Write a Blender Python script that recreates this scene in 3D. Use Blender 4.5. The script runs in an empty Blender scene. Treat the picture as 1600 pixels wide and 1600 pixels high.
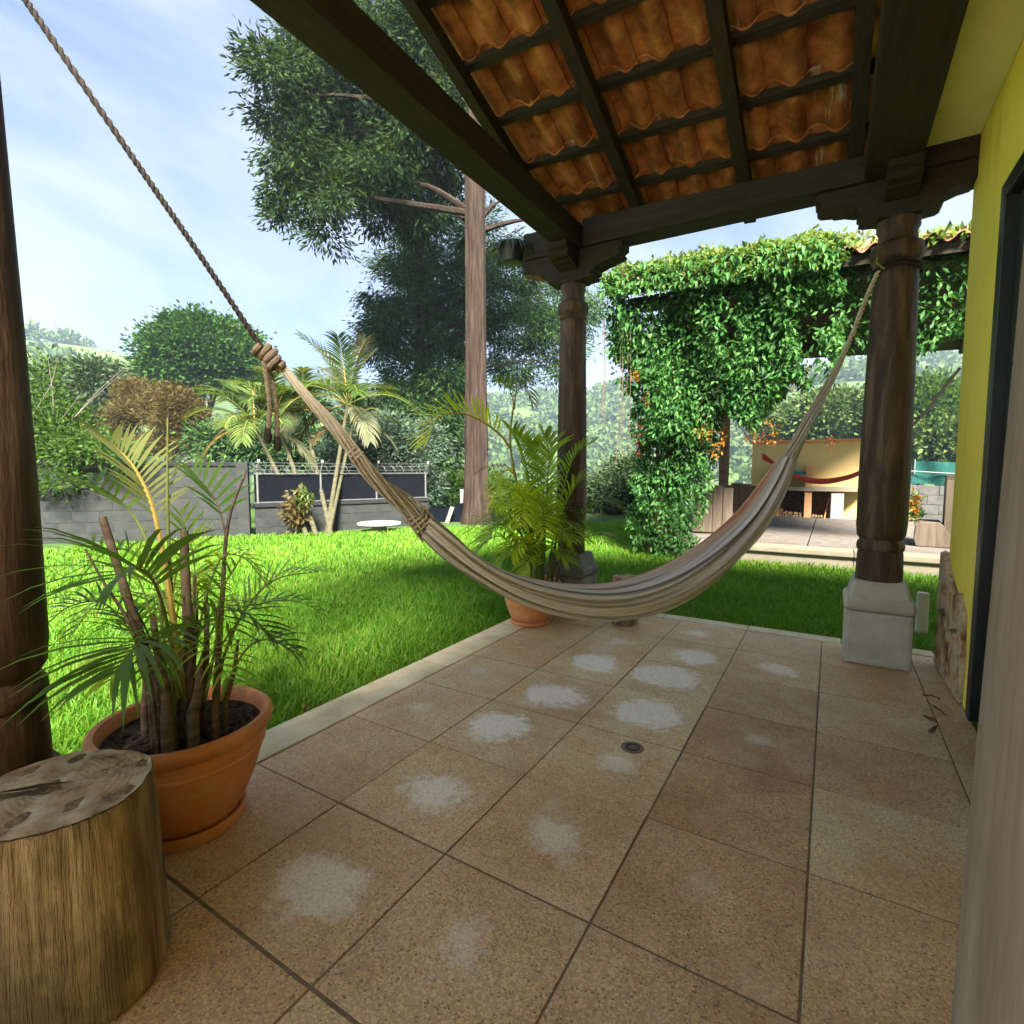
import bpy, bmesh, math, random
import numpy as np
from mathutils import Vector, Matrix
random.seed(7); rng = np.random.default_rng(7)
scene = bpy.context.scene
C = scene.collection

# ------------------------------------------------------------------ camera
CAM_H = 1.16; PITCH = math.radians(4.5); YAW = math.radians(31.3); FPX = 820.0
cd = bpy.data.cameras.new('camera'); cam = bpy.data.objects.new('camera', cd); C.objects.link(cam)
cam.location = (0, 0, CAM_H)
cam.rotation_euler = (math.pi/2 - PITCH, 0, YAW)
cd.sensor_width = 36; cd.lens = 36*FPX/1600; cd.clip_start = 0.02; cd.clip_end = 3000
scene.camera = cam
# ------------------------------------------------------------------ sky, sun, exposure
SUN_EL = math.radians(40); SUN_AZ = Vector((0.62, -0.78, 0)).normalized()
sunv = SUN_AZ*math.cos(SUN_EL) + Vector((0, 0, math.sin(SUN_EL)))
w = bpy.data.worlds.new('World'); scene.world = w; w.use_nodes = True
wn = w.node_tree; wn.nodes.clear()
def WN(t, **k):
    n = wn.nodes.new(t)
    for a, b in k.items(): setattr(n, a, b)
    return n
sky = WN('ShaderNodeTexSky', sky_type='NISHITA', sun_disc=False, sun_elevation=SUN_EL,
         sun_rotation=math.atan2(SUN_AZ.x, SUN_AZ.y), altitude=1500, air_density=0.45, dust_density=0.5, ozone_density=3.0)
tc = WN('ShaderNodeTexCoord'); mp = WN('ShaderNodeMapping'); mp.inputs['Scale'].default_value = (1.0, 1.5, 3.6)
mp.inputs['Rotation'].default_value = (0.0, 0.35, 0.6)
nz = WN('ShaderNodeTexNoise'); nz.inputs['Scale'].default_value = 1.25; nz.inputs['Detail'].default_value = 7; nz.inputs['Roughness'].default_value = 0.55
nz.inputs['Distortion'].default_value = 0.5
cr = WN('ShaderNodeValToRGB'); cr.color_ramp.elements[0].position = 0.38; cr.color_ramp.elements[1].position = 0.60
cr.color_ramp.elements[0].color = (0.33, 0.47, 0.76, 1); cr.color_ramp.elements[1].color = (0.88, 0.95, 1.08, 1)
mx = WN('ShaderNodeMix', data_type='RGBA'); mx.inputs['Factor'].default_value = 0.86
bg = WN('ShaderNodeBackground'); bg.inputs['Strength'].default_value = 0.068
wo = WN('ShaderNodeOutputWorld'); L = wn.links.new
L(tc.outputs['Generated'], mp.inputs['Vector']); L(mp.outputs['Vector'], nz.inputs['Vector']); L(nz.outputs['Fac'], cr.inputs['Fac'])
L(cr.outputs['Color'], mx.inputs['B']); L(sky.outputs['Color'], mx.inputs['A']); L(mx.outputs['Result'], bg.inputs['Color']); L(bg.outputs['Background'], wo.inputs['Surface'])
sd = bpy.data.lights.new('sun', 'SUN'); sd.energy = 3.3; sd.angle = math.radians(15); sd.color = (1.0, 0.94, 0.83)
so = bpy.data.objects.new('sun', sd); C.objects.link(so); so.rotation_euler = sunv.to_track_quat('Z', 'Y').to_euler(); so.location = (20, -25, 30)
vs = scene.view_settings; scene.display_settings.display_device = 'sRGB'
vs.view_transform = 'Standard'; vs.look = 'None'; vs.gamma = 1.0; vs.use_curve_mapping = False; vs.exposure = 3.65
cy = scene.cycles
cy.max_bounces = 8; cy.diffuse_bounces = 5; cy.transparent_max_bounces = 8; cy.transmission_bounces = 4; cy.volume_bounces = 0
cy.sample_clamp_indirect = 6

# ------------------------------------------------------------------ helpers
_f = Vector((-math.sin(YAW)*math.cos(PITCH), math.cos(YAW)*math.cos(PITCH), -math.sin(PITCH)))
_r = Vector((math.cos(YAW), math.sin(YAW), 0)); _u = _r.cross(_f)
def ray(x, y): return _f + _r*((x-800)/FPX) - _u*((y-800)/FPX)
CO = Vector((0, 0, CAM_H))
def at(x, y, d): return CO + ray(x, y)*d            # a surveyed point: photo pixel and its distance in metres
def onz(x, y, z=0.0):
    d = ray(x, y); return CO + d*((z-CAM_H)/d.z)

class MB:
    """collects simple shapes and links them as one mesh object"""
    def __init__(s): s.v = []; s.f = []; s.uv = None
    def add(s, vs, fs):
        o = len(s.v); s.v += [tuple(p) for p in vs]; s.f += [tuple(i+o for i in f) for f in fs]; return s
    def box(s, a, b, M=None, jit=0.0):
        x0, y0, z0 = a; x1, y1, z1 = b
        p = [Vector(q) for q in ((x0,y0,z0),(x1,y0,z0),(x1,y1,z0),(x0,y1,z0),(x0,y0,z1),(x1,y0,z1),(x1,y1,z1),(x0,y1,z1))]
        if jit: p = [q+Vector((random.uniform(-jit,jit),random.uniform(-jit,jit),random.uniform(-jit,jit))) for q in p]
        if M is not None: p = [M @ q for q in p]
        return s.add(p, [(3,2,1,0),(4,5,6,7),(0,1,5,4),(1,2,6,5),(2,3,7,6),(3,0,4,7)])
    def tube(s, pts, rad, n=8, cap=True):
        pts = [Vector(p) for p in pts]; k = len(pts)
        if not hasattr(rad, '__len__'): rad = [rad]*k
        vs = []; ref = None
        for i, p in enumerate(pts):
            t = (pts[min(i+1, k-1)] - pts[max(i-1, 0)])
            t = t.normalized() if t.length > 1e-9 else Vector((0,0,1))
            if ref is None: ref = t.orthogonal().normalized()
            ref = (ref - t*ref.dot(t)); ref = ref.normalized() if ref.length > 1e-6 else t.orthogonal().normalized()
            b = t.cross(ref)
            for j in range(n):
                a = 2*math.pi*j/n; vs.append(p + (ref*math.cos(a) + b*math.sin(a))*rad[i])
        fs = [(i*n+j, i*n+(j+1) % n, (i+1)*n+(j+1) % n, (i+1)*n+j) for i in range(k-1) for j in range(n)]
        if cap: fs += [tuple(range(n-1, -1, -1)), tuple((k-1)*n+j for j in range(n))]
        return s.add(vs, fs)
    def lathe(s, prof, c=(0,0,0), n=32, wob=None, cap=True):
        vs = []; k = len(prof)
        for i, (r, z) in enumerate(prof):
            for j in range(n):
                a = 2*math.pi*j/n; rr = r*(wob(a, z) if wob else 1)
                vs.append((c[0]+rr*math.cos(a), c[1]+rr*math.sin(a), c[2]+z))
        fs = [(i*n+j, i*n+(j+1) % n, (i+1)*n+(j+1) % n, (i+1)*n+j) for i in range(k-1) for j in range(n)]
        if cap: fs += [tuple(range(n-1, -1, -1)), tuple((k-1)*n+j for j in range(n))]
        return s.add(vs, fs)
    def prism(s, poly, h0, h1, M):
        """poly in local xy, extruded z h0..h1, through M"""
        n = len(poly)
        vs = [M @ Vector((x, y, h0)) for x, y in poly] + [M @ Vector((x, y, h1)) for x, y in poly]
        fs = [tuple(range(n-1, -1, -1)), tuple(range(n, 2*n))] + [(i, (i+1) % n, n+(i+1) % n, n+i) for i in range(n)]
        return s.add(vs, fs)
    def build(s, name, m=None, parent=None, smooth=False, bevel=0.0, off=None, kind=None):
        me = bpy.data.meshes.new(name)
        o0 = Vector(off) if off is not None else Vector((0,0,0))
        me.from_pydata([tuple(Vector(p)-o0) for p in s.v], [], s.f)
        return link(name, me, m, parent, smooth, bevel, kind)
def link(name, me, m=None, parent=None, smooth=False, bevel=0.0, kind=None):
    bm = None
    if bevel:
        bm = bmesh.new(); bm.from_mesh(me)
        es = [e for e in bm.edges if len(e.link_faces) == 2 and e.calc_face_angle() > 0.6]
        bmesh.ops.bevel(bm, geom=es, offset=bevel, segments=2, affect='EDGES', profile=0.6)
        bm.to_mesh(me); bm.free()
    if smooth:
        me.polygons.foreach_set('use_smooth', [True]*len(me.polygons))
        if smooth != 'all':
            try: me.set_sharp_from_angle(angle=math.radians(40))
            except Exception: pass
    if m: me.materials.append(m)
    o = bpy.data.objects.new(name, me); C.objects.link(o)
    if parent is not None: o.parent = parent
    if kind: o['kind'] = kind
    return o
def npmesh(name, V, F, m, parent=None, kind=None, smooth=False):
    """V (n,3), F (k,4) int arrays; a repeated last index marks a triangle"""
    me = bpy.data.meshes.new(name)
    V = np.asarray(V, dtype=np.float32); F = np.asarray(F, dtype=np.int32)
    tri = F[:, 3] == F[:, 2]
    loops = F[~tri].ravel(); tl = F[tri][:, :3].ravel()
    allv = np.concatenate([loops, tl]); nq = int((~tri).sum()); nt = int(tri.sum())
    me.vertices.add(len(V)); me.vertices.foreach_set('co', V.ravel())
    me.loops.add(len(allv)); me.loops.foreach_set('vertex_index', allv)
    st = np.concatenate([np.arange(nq)*4, nq*4 + np.arange(nt)*3]).astype(np.int32)
    me.polygons.add(nq+nt); me.polygons.foreach_set('loop_start', st)
    me.update(calc_edges=True); me.validate()
    return link(name, me, m, parent, smooth and 'all', 0, kind)
def thing(name, label, cat, loc=(0,0,0), rz=0.0, group=None):
    o = bpy.data.objects.new(name, None); C.objects.link(o); o.empty_display_size = 0.2
    o.location = loc; o.rotation_euler = (0, 0, rz); return tag(o, label, cat, group)
def tag(o, label, cat, group=None):
    o['label'] = label; o['category'] = cat
    if group: o['group'] = group
    return o
def inst(name, me, parent, loc=(0,0,0), rot=(0,0,0), sc=(1,1,1)):
    o = bpy.data.objects.new(name, me); C.objects.link(o); o.parent = parent
    o.location = loc; o.rotation_euler = rot; o.scale = sc; return o
def spline(pts, n):
    """Catmull-Rom through pts, n samples"""
    P = [Vector(p) for p in pts]; P = [P[0]*2-P[1]] + P + [P[-1]*2-P[-2]]
    out = []; k = len(P)-3
    for i in range(n):
        u = i/(n-1)*k; j = min(int(u), k-1); t = u-j
        a, b, c, d = P[j], P[j+1], P[j+2], P[j+3]
        out.append(0.5*((2*b) + (c-a)*t + (2*a-5*b+4*c-d)*t*t + (3*b-a-3*c+d)*t**3))
    return out

# ------------------------------------------------------------------ materials
class NT:
    def __init__(s, name):
        s.m = bpy.data.materials.new(name); s.m.use_nodes = True; s.t = s.m.node_tree; s.t.nodes.clear()
        s.out = s.n('ShaderNodeOutputMaterial')
    def n(s, t, **k):
        x = s.t.nodes.new(t)
        for a, b in k.items(): setattr(x, a, b)
        return x
    def l(s, a, b): s.t.links.new(a, b)
    def coord(s, kind='Object', scale=(1,1,1), rnd=False):
        c = s.n('ShaderNodeTexCoord'); m = s.n('ShaderNodeMapping'); m.inputs['Scale'].default_value = scale
        s.l(c.outputs[kind], m.inputs['Vector'])
        if rnd:
            oi = s.n('ShaderNodeObjectInfo'); mu = s.n('ShaderNodeMath', operation='MULTIPLY'); mu.inputs[1].default_value = 37.0
            s.l(oi.outputs['Random'], mu.inputs[0]); s.l(mu.outputs[0], m.inputs['Location'])
        return m.outputs['Vector']
    def noise(s, vec, scale, detail=4, rough=0.55, dist=0.0):
        x = s.n('ShaderNodeTexNoise'); x.inputs['Scale'].default_value = scale; x.inputs['Detail'].default_value = detail
        x.inputs['Roughness'].default_value = rough; x.inputs['Distortion'].default_value = dist
        s.l(vec, x.inputs['Vector']); return x.outputs['Fac']
    def ramp(s, fac, stops, interp='LINEAR'):
        x = s.n('ShaderNodeValToRGB'); e = x.color_ramp.elements; x.color_ramp.interpolation = interp
        while len(e) < len(stops): e.new(0.5)
        for i, (p, c) in enumerate(stops):
            e[i].position = p; e[i].color = (*c, 1) if len(c) == 3 else c
        s.l(fac, x.inputs['Fac']); return x.outputs['Color']
    def mix(s, fac, a, b, blend='MIX'):
        x = s.n('ShaderNodeMix', data_type='RGBA', blend_type=blend)
        for v, k in ((fac, 'Factor'), (a, 'A'), (b, 'B')):
            if hasattr(v, 'links') or hasattr(v, 'is_linked'): s.l(v, x.inputs[k])
            elif isinstance(v, (int, float)): x.inputs[k].default_value = v
            else: x.inputs[k].default_value = (*v, 1)
        return x.outputs['Result']
    def math(s, op, a, b=0.0, clamp=False):
        x = s.n('ShaderNodeMath', operation=op); x.use_clamp = clamp
        for i, v in enumerate((a, b)):
            if hasattr(v, 'is_linked'): s.l(v, x.inputs[i])
            else: x.inputs[i].default_value = v
        return x.outputs[0]
    def finish(s, col, rough=0.8, bump=None, bs=0.3, bd=0.01, spec=0.3, trans=None, tcol=None):
        p = s.n('ShaderNodeBsdfPrincipled')
        if hasattr(col, 'is_linked'): s.l(col, p.inputs['Base Color'])
        else: p.inputs['Base Color'].default_value = (*col, 1)
        if hasattr(rough, 'is_linked'): s.l(rough, p.inputs['Roughness'])
        else: p.inputs['Roughness'].default_value = rough
        p.inputs['Specular IOR Level'].default_value = spec
        if bump is not None:
            b = s.n('ShaderNodeBump'); b.inputs['Strength'].default_value = bs; b.inputs['Distance'].default_value = bd
            s.l(bump, b.inputs['Height']); s.l(b.outputs['Normal'], p.inputs['Normal'])
        if trans:
            t = s.n('ShaderNodeBsdfTranslucent'); ms = s.n('ShaderNodeMixShader'); ms.inputs['Fac'].default_value = trans
            if hasattr(tcol, 'is_linked'): s.l(tcol, t.inputs['Color'])
            else: t.inputs['Color'].default_value = (*tcol, 1)
            s.l(p.outputs[0], ms.inputs[1]); s.l(t.outputs[0], ms.inputs[2]); s.l(ms.outputs[0], s.out.inputs['Surface'])
        else: s.l(p.outputs[0], s.out.inputs['Surface'])
        return s.m
def leafmat(name, cols, trans=0.3, rough=0.5, spec=0.14, tb=1.6, patch=0.3, ps=1.3):
    """leaf colour differs from leaf to leaf"""
    t = NT(name); g = t.n('ShaderNodeNewGeometry')
    nz = t.noise(t.coord('Object'), ps, 3)
    f = t.math('ADD', t.math('MULTIPLY', g.outputs['Random Per Island'], 0.75), t.math('MULTIPLY', t.math('SUBTRACT', nz, 0.25), patch), True)
    k = len(cols); c = t.ramp(f, [(i/(k-1)*0.9+0.05, cols[i]) for i in range(k)])
    tc_ = t.mix(1.0, c, (tb*1.12, tb, tb*0.42), 'MULTIPLY')
    return t.finish(c, rough, spec=spec, trans=trans, tcol=tc_)
def woodmat(name, cols, stretch, scale=6, rough=0.75, spec=0.25, bs=0.5, rnd=True):
    t = NT(name); v = t.coord('Object', stretch, rnd)
    a = t.noise(v, scale, 6, 0.62, 0.6); b = t.noise(v, scale*5, 4, 0.6)
    c = t.ramp(a, [(0.25, cols[0]), (0.5, cols[1]), (0.75, cols[2])])
    c = t.mix(t.math('MULTIPLY', b, 0.55), c, tuple(x*0.45 for x in cols[0]))
    return t.finish(c, rough, t.math('ADD', a, t.math('MULTIPLY', b, 0.6)), bs, 0.006, spec)
def plain(name, cols, scale=8, rough=0.85, bs=0.3, bd=0.004, spec=0.25, stretch=(1,1,1), detail=6, rnd=True):
    t = NT(name); v = t.coord('Object', stretch, rnd)
    a = t.noise(v, scale, detail, 0.6); b = t.noise(v, scale*9, 3, 0.6)
    k = len(cols); c = t.ramp(a, [(0.28+0.44*i/max(1, k-1), cols[i]) for i in range(k)])
    c = t.mix(t.math('MULTIPLY', b, 0.3), c, tuple(x*0.6 for x in cols[0]))
    return t.finish(c, rough, t.math('ADD', a, t.math('MULTIPLY', b, 0.5)), bs, bd, spec)
# ------------------------------------------------------------------ named materials
def terrazzo():
    t = NT('terrazzo'); v = t.coord('Object', (1,1,1), True); vo = t.coord('Object')
    g = t.noise(v, 4.5, 5, 0.6); s1 = t.noise(v, 170, 3, 0.7); vr = t.n('ShaderNodeTexVoronoi'); vr.inputs['Scale'].default_value = 210; t.l(v, vr.inputs['Vector'])
    vc = t.n('ShaderNodeSeparateColor'); t.l(vr.outputs['Color'], vc.inputs[0])
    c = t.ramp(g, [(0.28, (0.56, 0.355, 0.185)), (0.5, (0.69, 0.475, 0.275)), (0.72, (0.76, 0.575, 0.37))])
    oi = t.n('ShaderNodeObjectInfo'); oc = t.n('ShaderNodeSeparateColor'); t.l(oi.outputs['Color'], oc.inputs[0])
    # rusty / grey drift from tile to tile
    og = t.math('MULTIPLY', t.noise(v, 2.6, 4, 0.55), oc.outputs['Green'])
    c = t.mix(t.math('MULTIPLY', og, 1.5, True), c, (0.30, 0.135, 0.05))
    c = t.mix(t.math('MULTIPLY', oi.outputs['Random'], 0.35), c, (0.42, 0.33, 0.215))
    # stone chips
    chip = t.ramp(vc.outputs['Red'], [(0.0, (0.14, 0.11, 0.09)), (0.05, (0.24, 0.19, 0.15)), (0.09, (0.46, 0.46, 0.46)), (0.5, (0.5, 0.49, 0.46)), (0.68, (0.72, 0.66, 0.55)), (1.0, (0.92, 0.86, 0.74))])
    c = t.mix(0.8, c, chip, 'OVERLAY')
    c = t.mix(t.math('MULTIPLY', s1, 0.28), c, (0.13, 0.085, 0.045))
    # white mineral bloom that starts from the middle of some tiles
    mo = t.n('ShaderNodeMapping'); t.l(vo, mo.inputs['Vector']); cbx = t.n('ShaderNodeCombineXYZ'); r0_ = t.n('ShaderNodeObjectInfo').outputs['Random']; t.l(t.math('MULTIPLY', t.math('SUBTRACT', r0_, 0.5), 0.10), cbx.inputs[0]); t.l(t.math('MULTIPLY', t.math('SUBTRACT', t.math('FRACT', t.math('MULTIPLY', r0_, 17.3)), 0.5), 0.10), cbx.inputs[1]); t.l(cbx.outputs[0], mo.inputs['Location'])
    sp = t.n('ShaderNodeSeparateXYZ'); t.l(mo.outputs['Vector'], sp.inputs[0])
    n1 = t.noise(v, 4.2, 5, 0.55)
    r2 = t.math('SQRT', t.math('ADD', t.math('MULTIPLY', t.math('POWER', sp.outputs[0], 2), 1.0), t.math('MULTIPLY', t.math('POWER', sp.outputs[1], 2), 1.35)))
    nf = t.noise(v, 26, 5, 0.7)
    bl = t.math('SUBTRACT', t.math('ADD', t.math('MULTIPLY', n1, 0.28), t.math('MULTIPLY', t.math('SUBTRACT', nf, 0.5), 0.24)), r2)
    bl = t.math('ADD', t.math('MULTIPLY', bl, 14.0), t.math('MULTIPLY', t.math('SUBTRACT', oc.outputs['Red'], 0.68), 2.6))
    bl = t.math('MULTIPLY', t.math('MULTIPLY', bl, 1.0, True), t.math('ADD', t.math('MULTIPLY', t.noise(v, 110, 3, 0.8), 2.6), -0.5), True)
    bl = t.math('MULTIPLY', bl, t.math('MINIMUM', t.math('MULTIPLY', oc.outputs['Red'], 1.25), 0.92), True)
    gp = t.n('ShaderNodeNewGeometry'); dn = t.noise(gp.outputs['Position'], 1.6, 6, 0.6); dn2 = t.noise(gp.outputs['Position'], 5.5, 5, 0.65)
    c = t.mix(t.ramp(dn, [(0.45, (0,0,0)), (0.72, (0.55,0.55,0.55))]), c, (0.34, 0.19, 0.08))
    c = t.mix(t.ramp(dn2, [(0.5, (0,0,0)), (0.8, (0.5,0.5,0.5))]), c, (0.62, 0.50, 0.34))
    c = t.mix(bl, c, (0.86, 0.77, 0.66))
    rough = t.math('ADD', t.math('MULTIPLY', g, 0.35), 0.35)
    return t.finish(c, rough, t.math('ADD', s1, t.math('MULTIPLY', vc.outputs['Green'], 0.5)), 0.25, 0.003, 0.35)
def stripe_cloth(name, stops, fine):
    t = NT(name); u = t.n('ShaderNodeUVMap'); sp = t.n('ShaderNodeSeparateXYZ'); t.l(u.outputs[0], sp.inputs[0])
    c = t.ramp(sp.outputs[1], stops, 'LINEAR')
    cb = t.n('ShaderNodeCombineXYZ'); t.l(t.math('MULTIPLY', sp.outputs[0], 2.0), cb.inputs[0]); t.l(t.math('MULTIPLY', sp.outputs[1], fine), cb.inputs[1])
    n = t.noise(cb.outputs[0], 1.0, 5, 0.7)
    c = t.mix(0.85, c, t.ramp(n, [(0.25, (0.22, 0.21, 0.2)), (0.5, (0.5, 0.5, 0.5)), (0.75, (0.72, 0.71, 0.69))]), 'OVERLAY')
    w = t.noise(t.coord('Object'), 330, 2, 0.6)
    return t.finish(c, 0.95, t.math('ADD', n, t.math('MULTIPLY', w, 0.6)), 0.6, 0.004, 0.1)
def blocks():
    t = NT('concrete_block'); v = t.coord('Object', (1,1,1), True)
    a = t.noise(v, 5, 6, 0.65); st = t.noise(t.coord('Object', (1,1,0.25), True), 3, 4)
    c = t.ramp(a, [(0.3, (0.016, 0.0175, 0.018)), (0.5, (0.027, 0.029, 0.0295)), (0.72, (0.042, 0.045, 0.0455))])
    c = t.mix(t.math('MULTIPLY', st, 0.55), c, (0.025, 0.028, 0.024))
    oi = t.n('ShaderNodeObjectInfo'); c = t.mix(t.math('MULTIPLY', oi.outputs['Random'], 0.3), c, (0.038, 0.037, 0.034))
    return t.finish(c, 0.95, a, 0.5, 0.01, 0.02)
def claytile(name, cols, lich):
    t = NT(name); v = t.coord('Object', (1,1,1), True); a = t.noise(v, 7, 6, 0.6); st = t.noise(t.coord('Object', (1,0.12,1), True), 26, 4, 0.6)
    c = t.ramp(a, [(0.3, cols[0]), (0.5, cols[1]), (0.72, cols[2])])
    oi = t.n('ShaderNodeObjectInfo'); c = t.mix(t.math('MULTIPLY', oi.outputs['Random'], 0.55), c, tuple(x*0.5 for x in cols[1]))
    f = t.ramp(t.math('MULTIPLY', st, t.math('ADD', t.math('MULTIPLY', oi.outputs['Random'], 0.35), 0.75)), [(0.60, (0,0,0)), (0.70, (1,1,1))])
    c = t.mix(t.math('MULTIPLY', f, 0.7), c, lich)
    d = t.ramp(t.noise(v, 5, 6, 0.65), [(0.42, (0,0,0)), (0.62, (1,1,1))])
    c = t.mix(t.math('MULTIPLY', d, 0.6), c, tuple(x*0.28 for x in cols[0]))
    return t.finish(c, 0.95, a, 0.5, 0.008, 0.06)
def yellow():
    t = NT('yellow_plaster'); v = t.coord('Object'); a = t.noise(v, 2.2, 5); b = t.noise(v, 90, 3)
    c = t.ramp(a, [(0.3, (0.88, 0.68, 0.085)), (0.7, (0.93, 0.76, 0.14))])
    c = t.mix(t.ramp(t.noise(t.coord('Object', (1,1,.35)), 4.5, 6, 0.65), [(0.52, (0,0,0)), (0.72, (0.45,0.45,0.45))]), c, (0.60, 0.42, 0.08))
    c = t.mix(t.ramp(t.noise(t.coord('Object'), 24, 5, 0.7), [(0.66, (0,0,0)), (0.74, (0.5,0.5,0.5))]), c, (0.35, 0.26, 0.10))
    return t.finish(c, 0.85, t.math('ADD', b, a), 0.2, 0.004, 0.2)
def stumpmat():
    t = NT('weathered_log'); v = t.coord('Object', (5,5,0.55)); a = t.noise(v, 3.2, 7, 0.62, 0.4); b = t.noise(t.coord('Object', (30,30,1.2)), 2.2, 5, 0.65); g = t.noise(t.coord('Object', (1,1,.5)), 9, 6, 0.65)
    c = t.ramp(a, [(0.28, (0.12, 0.075, 0.042)), (0.42, (0.34, 0.215, 0.115)), (0.56, (0.56, 0.37, 0.20)), (0.74, (0.74, 0.55, 0.33))])
    c = t.mix(t.ramp(g, [(0.44, (0,0,0)), (0.62, (0.8,0.8,0.8))]), c, (0.17, 0.135, 0.07))
    c = t.mix(t.ramp(b, [(0.48,(0,0,0)),(0.72,(0.65,0.65,0.65))]), c, (0.13, 0.085, 0.04))
    return t.finish(c, 0.95, t.math('ADD', a, t.math('MULTIPLY', b, 1.5)), 1.0, 0.022, 0.1)
def stumptop():
    t = NT('log_end_grain'); v = t.coord('Object'); a = t.noise(v, 13, 7, 0.7, 0.15)
    w_ = t.n('ShaderNodeTexWave', wave_type='RINGS', rings_direction='Z'); w_.inputs['Scale'].default_value = 26; w_.inputs['Distortion'].default_value = 1.6; w_.inputs['Detail'].default_value = 4; t.l(v, w_.inputs['Vector'])
    c = t.ramp(a, [(0.32, (0.10, 0.065, 0.035)), (0.44, (0.36, 0.245, 0.145)), (0.58, (0.50, 0.385, 0.26)), (0.72, (0.62, 0.52, 0.39))])
    c = t.mix(t.math('MULTIPLY', w_.outputs['Fac'], 0.04), c, (0.16, 0.11, 0.06))
    return t.finish(c, 0.92, t.math('ADD', a, t.math('MULTIPLY', w_.outputs['Fac'], 0.08)), 0.7, 0.012, 0.1)
def terracotta():
    t = NT('terracotta_plastic'); v = t.coord('Object', (1,1,1), True); a = t.noise(v, 3.5, 6, 0.6); sc = t.noise(t.coord('Object', (0.6,0.6,6), True), 8, 5, 0.65)
    c = t.ramp(a, [(0.3, (0.56, 0.19, 0.068)), (0.6, (0.70, 0.27, 0.105)), (0.8, (0.72, 0.34, 0.18))])
    c = t.mix(t.ramp(sc, [(0.5, (0,0,0)), (0.8, (0.45,0.45,0.45))]), c, (0.30, 0.14, 0.075))
    sp2 = t.n('ShaderNodeSeparateXYZ'); t.l(t.coord('Object'), sp2.inputs[0]); salt = t.math('MULTIPLY', t.ramp(t.noise(t.coord('Object', (1,1,1), True), 9, 6, 0.7), [(0.5, (0,0,0)), (0.72, (1,1,1))]), 0.35)
    c = t.mix(salt, c, (0.62, 0.42, 0.30))
    return t.finish(c, t.math('ADD', t.math('MULTIPLY', sc, 0.3), 0.5), sc, 0.2, 0.004, 0.25)
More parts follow.
